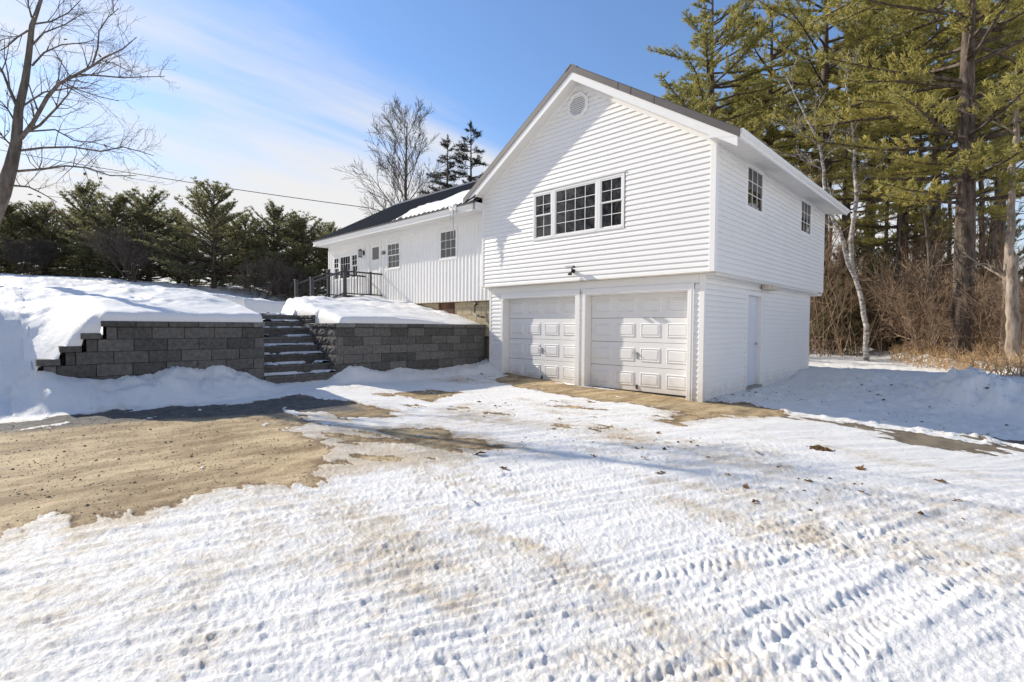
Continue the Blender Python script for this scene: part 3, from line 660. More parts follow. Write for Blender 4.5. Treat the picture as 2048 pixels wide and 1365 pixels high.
# side person door (on X=0)
pd = MB().box(-.10, -.075, 2.26, 3.12, .06, 2.12)
hb(pd, 'side_door', m_pdoor); sd = house.children[-1]; sd['label'] = 'pale blue grey steel side door'
for z0, z1 in ((.25, .85), (1.0, 1.5), (1.6, 1.98)):
    for y0 in (2.38, 2.76):
        e = .03; a, b = y0, y0+.26
        V = [(-.0745, a, z0), (-.0745, b, z0), (-.0745, b, z1), (-.0745, a, z1), (-.067, a+e, z0+e), (-.067, b-e, z0+e), (-.067, b-e, z1-e), (-.067, a+e, z1-e)]
        hb(MB().add(V, [(0, 1, 5, 4), (1, 2, 6, 5), (2, 3, 7, 6), (3, 0, 4, 7), (4, 5, 6, 7)]), 'raised_panel', m_pdoor, sd)
hb(MB().tube([(-.075, 3.04, 1.02), (-.03, 3.04, 1.02)], [.018, .028], 10), 'door_knob', m_steel, sd)
trim(-.11, .035, 2.14, 2.26, -.03, 2.22, name='door_frame'); trim(-.11, .035, 3.12, 3.24, -.03, 2.22, name='door_frame'); trim(-.11, .035, 2.26, 3.12, 2.12, 2.22, name='door_frame')
trim(-.11, .05, 2.2, 3.2, -.05, .06, m_concrete, 'door_sill')
# windows
def window(o, u, n, w_, h_, kind, cols, rows, name='window', proud=.028):
    """o = lower-left outer corner; kind 'fixed' or 'hung'"""
    o = Vector(o); u = Vector(u); n = Vector(n); up = Vector((0, 0, 1))
    def bx(mb, a, b, c, d, n0, n1):
        Vv = [o+u*x+n*y+up*z for z in (c, d) for x, y in ((a, n0), (b, n0), (b, n1), (a, n1))]
        return mb.add(Vv, [(0, 3, 2, 1), (4, 5, 6, 7), (0, 1, 5, 4), (1, 2, 6, 5), (2, 3, 7, 6), (3, 0, 4, 7)])
    fr = MB(); t = .055
    bx(fr, 0, t, 0, h_, -.05, proud); bx(fr, w_-t, w_, 0, h_, -.05, proud); bx(fr, t, w_-t, h_-t, h_, -.05, proud); bx(fr, t, w_-t, 0, t, -.05, proud+.004)
    f = bevel(hb(fr, name, m_trim), .005)
    def sash(a, b, c, d, dep, cc, rr):
        s = .028; mb = MB(); bx(mb, a, a+s, c, d, -.05, dep); bx(mb, b-s, b, c, d, -.05, dep); bx(mb, a+s, b-s, d-s, d, -.05, dep); bx(mb, a+s, b-s, c, c+s, -.05, dep)
        hb(mb, 'sash', m_trim, f)
        for i in range(cc):
            for j in range(rr):
                pa = a+s+(b-a-2*s)*i/cc; pb = a+s+(b-a-2*s)*(i+1)/cc; pc = c+s+(d-c-2*s)*j/rr; pe = c+s+(d-c-2*s)*(j+1)/rr
                g = MB(); bx(g, pa, pb, pc, pe, dep-.030, dep-.022); hb(g, 'pane', m_glass, f)
        mu = MB()
        for i in range(1, cc): x = a+s+(b-a-2*s)*i/cc; bx(mu, x-.0065, x+.0065, c+s, d-s, dep-.021, dep-.012)
        if mu.V: hb(mu, 'muntin', m_trim, f)
        mu = MB()
        for j in range(1, rr): z = c+s+(d-c-2*s)*j/rr; bx(mu, a+s, b-s, z-.0065, z+.0065, dep-.0205, dep-.011)
        if mu.V: hb(mu, 'muntin', m_trim, f)
    if kind == 'fixed': sash(t, w_-t, t, h_-t, proud-.008, cols, rows)
    else:
        m_ = h_*.52
        sash(t, w_-t, m_-.012, h_-t, proud-.006, cols, rows); sash(t, w_-t, t, m_+.012, proud-.026, cols, rows)
    return f
# triple window
fu, fn = (1, 0, 0), (0, -1, 0)
window((-4.24, EY, 3.48), fu, fn, .64, 1.15, 'hung', 2, 2); window((-3.60, EY, 3.48), fu, fn, 1.27, 1.16, 'fixed', 4, 4); window((-2.33, EY, 3.48), fu, fn, .66, 1.16, 'hung', 2, 2)
trim(-4.27, -1.64, EY-.040, EY+.0, 4.645, 4.665, name='window_head_flashing', bv=.002)
# right side windows
for (a, b, c, d) in rw: window((XR, a, c), (0, 1, 0), (1, 0, 0), b-a, d-c, 'fixed', 3, 3, proud=.03)
# wing windows
WY = .0
wing_holes = [(-8.17, -7.31, 3.34, 4.25), (-11.08, -10.24, 3.26, 4.19), (-14.92, -13.0, 3.1, 4.06), (-12.30, -11.44, 2.3, 4.34)]
window((-8.17, WY, 3.34), fu, fn, .86, .91, 'fixed', 3, 3); window((-11.08, WY, 3.26), fu, fn, .84, .93, 'hung', 3, 2)
window((-14.92, WY, 3.1), fu, fn, .50, .95, 'hung', 2, 2); window((-14.42, WY, 3.1), fu, fn, .90, .96, 'fixed', 4, 3); window((-13.52, WY, 3.1), fu, fn, .52, .96, 'hung', 2, 2)
# gable vent (octagon louver)
vc = Vector((-2.9, EY-.02, 6.37))
def octa(r, y, sx=1): return [(vc.x+r*math.cos(math.pi/8+k*math.pi/4)*sx, y, vc.z+r*math.sin(math.pi/8+k*math.pi/4)) for k in range(8)]
vb = hb(MB().add(octa(.24, EY-.03)+octa(.24, EY+.01), [list(range(8))]+[[i, (i+1) % 8, 8+(i+1) % 8, 8+i] for i in range(8)]), 'gable_vent', m_gap_shade)
rg = octa(.305, EY-.02)+octa(.285, EY-.065)+octa(.235, EY-.065)+octa(.225, EY-.025)
hb(MB().add(rg, [[i+8*j, (i+1) % 8+8*j, 8+(i+1) % 8+8*j, 8+i+8*j] for j in range(3) for i in range(8)]), 'vent_ring', m_trim, vb)
for k in range(10):
    z = vc.z-.19+k*.0415; hw_ = min(.225, .31-abs(z-vc.z+.01)*.8) if abs(z-vc.z) > .09 else .22
    hb(MB().add([(vc.x-hw_, EY-.055, z-.012), (vc.x+hw_, EY-.055, z-.012), (vc.x+hw_, EY-.032, z+.026), (vc.x-hw_, EY-.032, z+.026), (vc.x-hw_, EY-.050, z-.016), (vc.x+hw_, EY-.050, z-.016), (vc.x+hw_, EY-.027, z+.022), (vc.x-hw_, EY-.027, z+.022)],
        [(0, 1, 2, 3), (7, 6, 5, 4), (0, 4, 5, 1), (3, 2, 6, 7)]), 'louver_slat', m_trim, vb)
# main roof: two slopes, rake boards, bronze rake metal, eaves
YF, YB = -.44, D2+.32
EXR, EXL = .76, -6.55
def slope_poly(xa, xb, top, th):  # x/z polygon of a slab between xa and xb measured down from the roof top
    return [(xa, gable_z(xa, top)), (xb, gable_z(xb, top)), (xb, gable_z(xb, top+th)), (xa, gable_z(xa, top+th))]
hb(MB().prism(slope_poly(RX, EXR-.02, .02, .10), 1, YF+.03, YB-.03), 'roof_slope', m_roof); hb(MB().prism(slope_poly(EXL+.02, RX, .02, .10), 1, YF+.03, YB-.03), 'roof_slope', m_roof)
for a, b in ((RX, EXR+.01), (EXL-.0, RX)):
    hb(MB().prism(slope_poly(a, b, -.025, .155), 1, YF-.016, YF+.012), 'rake_metal', m_rake)
    hb(MB().prism(slope_poly(a, b, -.030, .012), 1, YF-.016, YF+.15), 'rake_metal', m_rake)
hb(MB().prism([(RX-.16, RZ-.10+.045), (RX, RZ+.045), (RX+.16, RZ-.10+.045), (RX+.16, RZ-.125+.03), (RX, RZ+.02), (RX-.16, RZ-.125+.03)], 1, YF-.022, YB), 'ridge_cap', m_rake)
for x in (-1.72, -1.42, -.9):   # joints in the rake metal
    hb(MB().prism(slope_poly(x, x+.035, -.032, .166), 1, YF-.021, YF-.0165), 'rake_metal_joint', m_rake)
hb(MB().prism(slope_poly(RX, EXR-.03, .13, .17), 1, YF, YF+.022), 'rake_board', m_wrap); hb(MB().prism(slope_poly(EXL+.03, RX, .13, .17), 1, YF, YF+.022), 'rake_board', m_wrap)
for a, b in ((RX, XR), (XL, RX)):
    hb(MB().prism(slope_poly(a, b, .28, .02), 1, YF+.022, EY+.02), 'rake_soffit', m_soffit)
    hb(MB().prism(slope_poly(a+(0 if a == RX else .02), b-(0 if b == RX else .02), .30, .085), 1, EY-.034, EY+.0), 'rake_frieze', m_trim)
# boxed return at the right end, eave soffit, fascia
zS = 4.80; zO = 4.70
hb(MB().prism([(XR-.02, zS), (EXR-.005, zO), (EXR-.005, gable_z(EXR-.005, .10)), (XR-.02, gable_z(XR-.02, .13)), ], 1, YF-.004, YF+.018), 'eave_return', m_wrap)
hb(MB().prism([(XR-.02, zS-.004), (EXR-.03, zO+.004), (EXR-.03, zO+.016), (XR-.02, zS+.01)], 1, YF+.018, YB-.02), 'eave_soffit', m_soffit)
for k in range(70):
    y = YF+.06+k*.118
    hb(MB().prism([(XR+.02, zS-.0125), (EXR-.04, zO+.0005), (EXR-.04, zO+.003), (XR+.02, zS-.010)], 1, y, y+.005), 'soffit_groove', m_cream)
hb(MB().prism([(EXR-.03, zO-.012), (EXR+.004, zO-.012), (EXR+.004, gable_z(EXR, .0)), (EXR-.03, gable_z(EXR, .0))], 1, YF+.02, YB), 'eave_fascia', m_wrap)
hb(MB().prism([(EXR+.004, gable_z(EXR, .085)), (EXR+.055, gable_z(EXR, .05)), (EXR+.06, gable_z(EXR, -.012)), (EXR+.004, gable_z(EXR, -.02))], 1, YF+.02, YB+.04), 'eave_drip_edge', m_wrap)
hb(MB().prism([(XR-.02, zS), (EXR-.005, zO), (EXR-.005, gable_z(EXR-.005, .05)), (XR-.02, gable_z(XR-.02, .05))], 1, YB-.018, YB+.004), 'eave_return', m_wrap)
hb(MB().prism([(XL+.02, zS+.02), (EXL+.05, zS), (EXL+.05, gable_z(EXL+.05, .14)), (XL+.02, gable_z(XL+.02, .25))], 1, YF, YF+.02), 'eave_return', m_wrap)

trim(-6.48, XL-.0, YF+.02, .0, 4.505, 4.70, m_wrap, 'eave_return')
# ---------------- wing
WX0, WX1 = -15.32, -5.93
ER, EZ = -.50, 4.70; WRY, WRZ = 3.2, 6.76; WS = (WRZ-EZ)/(WRY-ER)
def wz(y, d=0): return (EZ+WS*(y-ER) if y < WRY else WRZ-WS*(y-WRY))-d
hb(MB().prism([(.05, 2.12), (6.4, 2.12), (6.4, wz(6.4, .16)), (WRY, WRZ-.16), (.05, wz(.05, .16))], 0, WX0+.03, -5.9), 'wing_wall', m_ins)
hb(MB().box(WX0+.05, -5.9, .32, 6.3, .2, 2.12), 'wing_foundation', m_cmu)
# board and batten planks
x = WX0; k = 0; bw = .158
while x < WX1-.02:
    x1 = min(x+bw, WX1); mb = MB()
    vs = [(2.10, 4.34)]
    for h in wing_holes:
        if h[0] < x1-.02 and h[1] > x+.02:
            vs = [q for a, b in vs for q in ((a, min(b, h[2])), (max(a, h[3]), b)) if q[1]-q[0] > .03]
    for a, b in vs:
        P = [(x, WY), (x+.004, WY-.020), (x+.045, WY-.022), (x+.060, WY-.003), (x1-.012, WY-.003), (x1, WY-.012), (x1, WY+.03), (x, WY+.03)]
        hb(MB().prism(P, 2, a, b), 'vertical_siding_plank', m_vinyl)
    for h in wing_holes:          # strips beside an opening
        if h[0] < x1-.02 and h[1] > x+.02:
            for q0, q1 in ((x, h[0]), (h[1], x1)):
                if q1-q0 > .004: hb(MB().box(q0, q1, WY-.004, WY+.03, h[2], h[3]), 'vertical_siding_plank', m_vinyl)
    x = x1; k += 1
trim(WX0-.02, WX0+.07, WY-.03, WY+.03, 2.08, 4.36, name='corner_post')
trim(WX0, WX1, WY-.022, WY+.02, 2.085, 2.10, m_cream, name='base_flashing', bv=.001)
trim(WX0-.0, XL-.02, WY-.030, WY+.02, 4.335, 4.50, m_wrap, 'frieze_board')
trim(WX0-.22, XL-.02, ER+.02, WY-.0, 4.49, 4.505, m_soffit, 'wing_soffit', .001)
hb(MB().prism([(ER+.03, 4.47), (ER+.0, 4.47), (ER-.0, 4.56), (ER-.035, 4.585), (ER-.05, 4.625), (ER-.05, 4.665), (ER+.03, 4.665)], 0, WX0-.25, XL-.05), 'wing_fascia', m_wrap)
hb(MB().prism([(ER-.06, wz(ER-.06, -.0)), (WRY, WRZ), (WRY, WRZ-.05), (ER-.06, wz(ER-.06, .035))], 0, WX0-.24, -6.1), 'wing_roof', m_roof)
hb(MB().prism([(.1, wz(.1)), (WRY, WRZ), (WRY, WRZ-.05), (.1, wz(.1, .05))], 0, -6.1, -4.6), 'wing_roof', m_roof)
hb(MB().prism([(WRY, WRZ), (6.9, wz(6.9)), (6.9, wz(6.9, .05)), (WRY, WRZ-.05)], 0, WX0-.24, -4.6), 'wing_roof', m_roof)
xx = WX0-.10
while xx < -6.12:
    P = []
    xe = xx; ye = WRY
    # stop ribs where the main roof covers them
    hb(MB().add([(xe-.022, ER-.06, wz(ER-.06)), (xe-.010, ER-.06, wz(ER-.06)+.022), (xe+.010, ER-.06, wz(ER-.06)+.022), (xe+.022, ER-.06, wz(ER-.06)),
                 (xe-.022, ye, wz(ye)), (xe-.010, ye, wz(ye)+.022), (xe+.010, ye, wz(ye)+.022), (xe+.022, ye, wz(ye))],
                [(0, 1, 5, 4), (1, 2, 6, 5), (2, 3, 7, 6), (0, 3, 2, 1), (4, 5, 6, 7)]), 'roof_rib', m_roof)
    xx += .23
hb(MB().prism([(WRY-.16, wz(WRY-.16)+.02), (WRY, WRZ+.055), (WRY+.16, wz(WRY+.16)+.02)], 0, WX0-.25, -4.7), 'ridge_cap', m_rake)
hb(MB().prism([(ER-.02, wz(ER-.02, .03)), (WRY, WRZ-.03), (WRY, WRZ-.24), (ER-.02, 4.47)], 0, WX0-.26, WX0-.238), 'rake_board', m_wrap)
hb(MB().prism([(ER-.05, 4.47), (ER+.55, 4.47), (ER+.55, 4.52), (ER-.05, 4.52)], 0, WX0-.24, WX0), 'wing_soffit', m_soffit)
hb(MB().prism([(.05, 4.3), (6.4, 4.3), (WRY, WRZ-.2)], 0, WX0+.0, WX0+.04), 'gable_end_wall', m_vinyl)
# front door of the wing
fd = hb(MB().box(-12.20, -11.54, .01, .04, 2.3, 4.26), 'front_door', m_trim)
hb(MB().box(-12.02, -11.60, -.004, .01, 3.70, 4.12), 'door_pane', m_glass, fd); hb(MB().box(-12.05, -11.57, .002, .0095, 3.67, 4.15), 'door_lite_frame', m_trim, fd)
for z0, z1 in ((2.5, 3.0), (3.08, 3.55)):
    hb(MB().box(-12.06, -11.68, .004, .0095, z0, z1), 'raised_panel', m_trim, fd)
trim(-12.31, -12.20, -.03, .03, 2.3, 4.35, name='door_frame'); trim(-11.54, -11.43, -.03, .03, 2.3, 4.35, name='door_frame'); trim(-12.20, -11.54, -.03, .03, 4.26, 4.335, name='door_frame')
# exposed foundation under the wing: concrete blocks one by one
random.seed(4)
row = 0; z = 1.10
while z < 2.07:
    zt = min(z+.2, 2.085); x = -9.4-(.2 if row % 2 else 0)
    while x < -5.95:
        a, b = max(x, -9.4), min(x+.4, -5.94)
        if b-a > .04 and not (z > 1.2 and a > -8.3 and b < -7.5):
            for aa, bb in ([(a, b)] if (b < -8.24 or a > -7.58 or z < 1.2) else [(a, min(b, -8.24))] if a < -8.24 else [(max(a, -7.58), b)] if b > -7.58 else []):
                if bb-aa > .03: bevel(hb(MB().box(aa+.004, bb-.004, .10+random.uniform(-.003, .003), .32, z+.004, zt-.004), 'foundation_block', m_cmu), .006)
        x += .4
    z += .2; row += 1
hb(MB().box(-9.4, -5.94, .115, .30, 1.1, 2.08), 'mortar', m_cmu)
bd = hb(MB().box(-8.24, -7.58, .065, .10, 1.3, 2.08), 'access_board', m_brown); bd['label'] = 'brown plywood access board'
hb(MB().box(-8.28, -8.19, .05, .10, 1.3, 2.08), 'board_batten', m_brown, bd)
# roof snow slab with its lip broken over the ribs
def roof_snow():
    nx, ny = 120, 26; V = []
    for i in range(nx+1):
        u = i/nx; x = -10.1+u*3.98
        y0 = ER+.0+.10*(1-u)-.05; y1 = ER+.12+(u**.85)*3.1
        if u > .7: y0 += (u-.7)*.5
        for j in range(ny+1):
            v = j/ny; y = y0+(y1-y0)*v
            V.append((x, y, v, u))
    V = np.array(V); x, y, v, u = V.T
    y = y+.05*vn(x*2.0, y*2, 1)*(v > .9)
    rib = np.abs(((x-(WX0-.10))/.23+.5) % 1-.5)
    y = y+np.where(v < .05, .055*np.clip(1-rib*2, 0, 1)+.05*vn(x*5, x*0, 7), 0)
    th = (.10+.05*fbm(x, y, 1.5, 3, 8))*np.minimum(1, np.sqrt(np.clip(v*9, 0, 1)))*np.minimum(1, np.sqrt(np.clip((1-v)*7, 0, 1)))*np.minimum(1, u*6)
    z = EZ+WS*(y-ER)+.004+th
    P = np.stack([x, y, z], 1); n = ny+1
    i = np.arange(nx)[:, None]*n+np.arange(ny)[None]; Fq = np.stack([i, i+n, i+n+1, i+1], -1).reshape(-1, 4)
    return P, Fq
P, Fq = roof_snow(); o = mesh('roof_snow', P, Fq, m_snow, smooth=True); tag(o, 'thick slab of snow on the low wing roof beside the gable', 'snow slab')
P2 = []
for i in range(13):
    for j in range(7):
        u, v = i/12, j/6; x = -10.3+u*.95; y = .12+u*.55+v*.30
        P2.append((x, y+.03*math.sin(i*2.2), wz(y)+.012+.07*math.sin(math.pi*u)**.5*math.sin(math.pi*v)**.5))
i = np.arange(12)[:, None]*7+np.arange(6)[None]
tag(mesh('roof_snow', np.array(P2), np.stack([i, i+7, i+8, i+1], -1).reshape(-1, 4), m_snow, smooth=True), 'small thin patch of snow above the big slab on the wing roof', 'snow patch')
# icicles
def icicle(x, y, z, L, r, lbl, lump=False):
    o = tag(empty('icicle', (x, y, z)), lbl, 'icicle', 'icicles hanging from the wing eave')
    n = 12; pts = []; rad = []
    for k in range(n+1):
        t = k/n; pts.append((.012*math.sin(t*7+x*9), .008*math.cos(t*5), -L*t)); rad.append(max(.003, r*(1-t)**.8*(1+.18*math.sin(t*23+x)))+.001)
    mb = MB().tube(pts, rad, 8); mb.build('spike', m_ice, o, True)
    if lump:
        mb = MB()
        for q in range(7): mb.tube([(-.16+q*.045, 0, -.02-.03*(q % 3)), (-.15+q*.04, -.01, -.13-.05*((q*5) % 4))], [.035, .01], 7)
        mb.build('ice_crust', m_snow, o, True)
icicle(-6.83, ER-.06, 4.70, .92, .038, 'longest icicle hanging in front of the wing window', True)
icicle(-6.95, ER-.06, 4.68, .46, .026, 'shorter icicle just left of the longest one')
# ------------------------------------------------------------------ wall lamp, floodlight, number, pipes, cables
la = tag(empty('wall_lantern', (-12.60, -.03, 3.98)), 'black lantern on the wing wall left of the front door', 'wall lamp')
MB().box(-.05, .05, 0, .03, -.06, .09).build('backplate', m_black, la)
MB().tube([(0, .02, .04), (0, -.05, .10), (0, -.12, .10)], .012, 6).build('arm', m_black, la)
mb = MB()
for r_, z_ in (): pass
MB().tube([(0, -.12, .075), (0, -.12, .10), (0, -.12, .13), (0, -.12, .15)], [.085, .075, .03, .025], 8).build('lantern_roof', m_black, la)
MB().tube([(0, -.12, -.13), (0, -.12, .075)], [.048, .055], 8).build('glass', m_lamp_glass, la)
mb = MB()
for k in range(4):
    a = math.pi/4+k*math.pi/2; mb.tube([(.055*math.cos(a), -.12+.055*math.sin(a), -.14), (.065*math.cos(a), -.12+.065*math.sin(a), .078)], .006, 4)
mb.box(-.06, .06, -.18, -.06, -.15, -.135); mb.build('cage', m_black, la)
fl = tag(empty('floodlight', (-2.985, EY-.02, 2.66)), 'black motion floodlight low on the gable siding above the garage', 'floodlight')
MB().tube([(0, -.0, 0), (0, -.03, 0)], [.05, .045], 12).build('base', m_black, fl)
MB().tube([(0, -.02, 0), (.02, -.08, .04), (.03, -.11, .07)], .018, 6).tube([(0, -.02, 0), (-.02, -.07, -.03), (-.02, -.09, -.06)], .014, 6).build('bracket', m_black, fl)
hd = MB().box(-.10, .13, -.19, -.09, .055, .10); hd = bevel(hd.build('lamp_head', m_black, fl), .01)
MB().box(-.09, .12, -.194, -.185, .06, .095).build('lens', m_lens, hd)
bevel(MB().box(-.065, .015, -.13, -.06, -.10, -.045).build('sensor', m_black, fl), .012)
tcu = bpy.data.curves.new('house_number', 'FONT'); tcu.body = '126'; tcu.size = .17; tcu.extrude = .008; tcu.shear = .2
to = bpy.data.objects.new('house_number', tcu); COL.objects.link(to)
dg = bpy.context.evaluated_depsgraph_get(); me = bpy.data.meshes.new_from_object(to.evaluated_get(dg)); bpy.data.objects.remove(to)
me.materials.clear(); me.materials.append(m_black)
o = bpy.data.objects.new('house_number', me); COL.objects.link(o); o.location = (-11.40, -.034, 3.82); o.rotation_euler = (math.pi/2, 0, 0)
tag(o, 'black house number 126 right of the front door', 'number')
pp = tag(empty('outdoor_pipe', (-6.5, .02, 1.7)), 'rusty pipe with a metal valve coming out of the block foundation', 'pipe')
MB().tube([(-.06, .08, .30), (-.06, -.02, .27), (-.05, -.03, .08), (-.02, -.04, .02), (.05, -.05, -.01)], .022, 8).build('vertical_pipe', m_iron, pp)
MB().tube([(.05, -.05, -.01), (.12, -.05, -.03)], .034, 8).tube([(.085, -.05, -.02), (.085, -.13, .01)], .012, 6).box(.04, .13, -.14, -.125, -.03, .05).build('valve', m_steel, pp)
MB().tube([(.12, -.05, -.03), (.24, -.05, -.06), (.33, .0, -.07)], .024, 8).build('horizontal_pipe', m_iron, pp)
tag(bevel(MB().tube([(-6.58, .10, 2.03), (-6.58, .0, 2.02)], [.04, .03], 8).build('vent_spout', m_steel), .002), 'small round metal spout under the wing siding', 'spout')
def wire(pts, r, lbl):
    P = []
    for i in range(len(pts)-1):
        a, b = Vector(pts[i]), Vector(pts[i+1])
        for k in range(14): t = k/14; q = a.lerp(b, t); q.z -= .35*4*t*(1-t); P.append(q)
    P.append(Vector(pts[-1])); tag(MB().tube(P, r, 5).build('overhead_wire', m_black), lbl, 'wire', 'utility wires')
wire([(-52, -16, 15.0), (-18.46, 3.66, 7.15), (-13, 7.5, 6.4)], .018, 'upper overhead wire sloping down across the sky to the wing roof')
wire([(-46, 14, 9.9), (-15.5, 6.6, 6.35)], .012, 'lower thin wire meeting the roof behind the wing')

# ------------------------------------------------------------------ retaining walls (block by block), stairs
random.seed(11)
def chblock(x0, x1, y0, y1, z0, z1, parent, m, face, name='block', rough=0):
    """block with chamfered, slightly uneven visible face. face '+x' or '-y'"""
    c = .006; j = random.uniform(-.004, .004); mb = MB()
    if face == '+x':
        a, b = y0, y1; D = lambda u, v, d: (x1+j-d, u, v); back = x0
        Bk = lambda u, v: (back, u, v)
    else:
        a, b = x0, x1; D = lambda u, v, d: (u, y0+j+d, v); back = y1
        Bk = lambda u, v: (u, back, v)
    g = .004; a += g; b -= g; z0 += g*.6; z1 -= g*.6
    if not rough:
        V = [Bk(a, z0), Bk(b, z0), Bk(b, z1), Bk(a, z1), D(a, z0, c), D(b, z0, c), D(b, z1, c), D(a, z1, c), D(a+c, z0+c, 0), D(b-c, z0+c, 0), D(b-c, z1-c, 0), D(a+c, z1-c, 0)]
        Fc = [(0, 3, 2, 1)]+[(k, (k+1) % 4, 4+(k+1) % 4, 4+k) for k in range(4)]+[(4+k, 4+(k+1) % 4, 8+(k+1) % 4, 8+k) for k in range(4)]+[(8, 9, 10, 11)]
        mb.add(V, Fc)
    else:
        nu, nv = 7, 4; V = []; idx = {}
        for i in range(nu+1):
            for k in range(nv+1):
                e = i in (0, nu) or k in (0, nv); V.append(D(a+(b-a)*i/nu, z0+(z1-z0)*k/nv, .025 if e else random.uniform(-.018, .012)))
        q = nv+1; Fc = [(i*q+k, (i+1)*q+k, (i+1)*q+k+1, i*q+k+1) for i in range(nu) for k in range(nv)]
        nb = len(V); V += [Bk(a, z0), Bk(b, z0), Bk(b, z1), Bk(a, z1), D(a, z0, .025), D(b, z0, .025), D(b, z1, .025), D(a, z1, .025)]
        Fc += [(nb, nb+3, nb+2, nb+1)]+[(nb+k, nb+(k+1) % 4, nb+4+(k+1) % 4, nb+4+k) for k in range(4)]
        mb.add(V, Fc)
    o = mb.build(name, m, parent); return o
lw = tag(empty('retaining_wall', (-6.3, -7.4, .1)), 'grey block retaining wall left of the stairs, its far end stepping down', 'retaining wall')
rwl = tag(empty('retaining_wall', (-6.3, -2.2, .1)), 'grey block retaining wall between the stairs and the garage', 'retaining wall')
def wloc(o, par): o.location = (-par.location[0], -par.location[1], -par.location[2])
BX0, BX1 = -6.5, -6.2
caps = [(-8.27, 1.43), (-8.51, 1.235), (-8.76, 1.035), (-9.02, .84)]
def lwall_top(y): # top of full courses at y
    return 1.33 if y > -8.2 else 1.135 if y > -8.45 else .935 if y > -8.70 else .74
for r_ in range(7):
    zt = 1.33-.1975*r_; zb = zt-.1975
    left = [-8.2, -8.45, -8.70, -8.95, -9.1, -9.1, -9.1][r_]
    ends = [(-8.2, -8.06), (-8.45, -8.31), (-8.70, -8.58), (-8.95, -8.80), (-9.1, -8.9), (-9.1, -8.8), (-9.1, -8.9)][r_]
    y = ends[1]; wloc(chblock(BX0, BX1, ends[0], y, zb, zt, lw, m_block, '+x'), lw)
    while y < -5.8:
        y2 = min(y+.470, -5.78)
        if -5.78-y2 < .12: y2 = -5.78
        wloc(chblock(BX0, BX1, y, y2, zb, zt, lw, m_block, '+x'), lw); y = y2
y = -8.27; w_ = .455; k = 0
while y < -5.8:
    y2 = min(y+w_, -5.77)
    if -5.77-y2 < .1: y2 = -5.77
    c_ = chblock(BX0, BX1+.028, y, y2, 1.333, 1.43, lw, m_block_lt if y2 > -5.8 else m_block, '+x', 'cap_block'); wloc(c_, lw)
    if y2 > -5.8: c_['label'] = 'pale cap block beside the stairs'
    y = y2
for (ya, zc), yb in zip(caps[1:], (-8.26, -8.50, -8.75)):
    wloc(chblock(BX0, BX1+.028, ya-.01, yb-.005, zc-.10, zc, lw, m_block, '+x', 'cap_block'), lw)
wloc(MB().box(BX0-.05, BX1-.02, -8.2, -5.80, -.1, 1.34).box(BX0-.05, BX1-.02, -9.0, -8.2, -.1, .72).build('wall_core', m_gap_shade, lw), lw)
# return into the stairs
for r_ in range(6):
    zt = 1.33-.1975*r_; x = BX0
    while x > -8.2: wloc(chblock(x-.46, x, -6.05, -5.79, zt-.1975, zt, lw, m_block, '-y'), lw); x -= .46
offs = [.42, .17, .40, .16, .38, .2, .4]
for r_ in range(7):
    zt = 1.33-.1975*r_; zb = zt-.1975; y = -4.30; y2 = y+offs[r_]
    while y < .03:
        y2 = min(y2, .06)
        wloc(chblock(BX0, BX1, y, y2, zb, zt, rwl, m_block, '+x'), rwl)
        y = y2; y2 += .472
y = -4.31
while y < .0:
    y2 = min(y+.455, .07); c_ = chblock(BX0, BX1+.028, y, y2, 1.333, 1.43, rwl, m_block_lt if y < -4.3 else m_block, '+x', 'cap_block'); wloc(c_, rwl); y = y2
wloc(MB().box(BX0-.05, BX1-.02, -4.25, .04, -.1, 1.34).box(-8.4, BX0, -4.25, -4.1, -.1, 1.3).build('wall_core', m_gap_shade, rwl), rwl)
for r_ in range(7):        # rough split face beside the stairs
    zt = 1.33-.1975*r_; x = BX1-.008-(.22 if r_ % 2 else 0)
    if r_ % 2: wloc(chblock(x, BX1-.008, -4.305, -4.1, zt-.1975, zt, rwl, m_block, '-y', 'split_face_block', 1), rwl)
    while x > -8.3: wloc(chblock(x-.44, x, -4.305, -4.1, zt-.1975, zt, rwl, m_block, '-y', 'split_face_block', 1), rwl); x -= .44
x = BX1+.02
while x > -7.3: wloc(chblock(x-.44, x, -4.335, -4.08, 1.333, 1.43, rwl, m_block, '-y', 'cap_block', 1), rwl); x -= .44
x = -7.35
while x > -8.6:
    for za, zb_ in ((1.43, 1.53), (1.53, 1.62)): wloc(chblock(x-.44, x, -4.30, -4.08, za, zb_, rwl, m_block, '-y', 'cap_block', 1), rwl)
    x -= .44
st = tag(empty('stairs', (-7.2, -5.05, .15)), 'dark stone stairs with snowy treads between the two retaining walls', 'stairs')
tops = [.37, .56, .75, .93, 1.12, 1.30, 1.46, 1.62]; zprev = .05
for k, zt in enumerate(tops):
    xf = -6.2-.28*k; xb = xf-.33 if k < 7 else xf-.5; j = random.uniform(-.006, .006)
    mb = MB().prism([(xb, zprev-.02), (xf-.015, zprev-.02), (xf-.006, zt-.05), (xf+.022+j, zt-.045), (xf+.022+j, zt-.008), (xf+.014, zt), (xb, zt)], 1, -5.775, -4.31)
    wloc(mb.build('step', m_block, st), st); zprev = zt
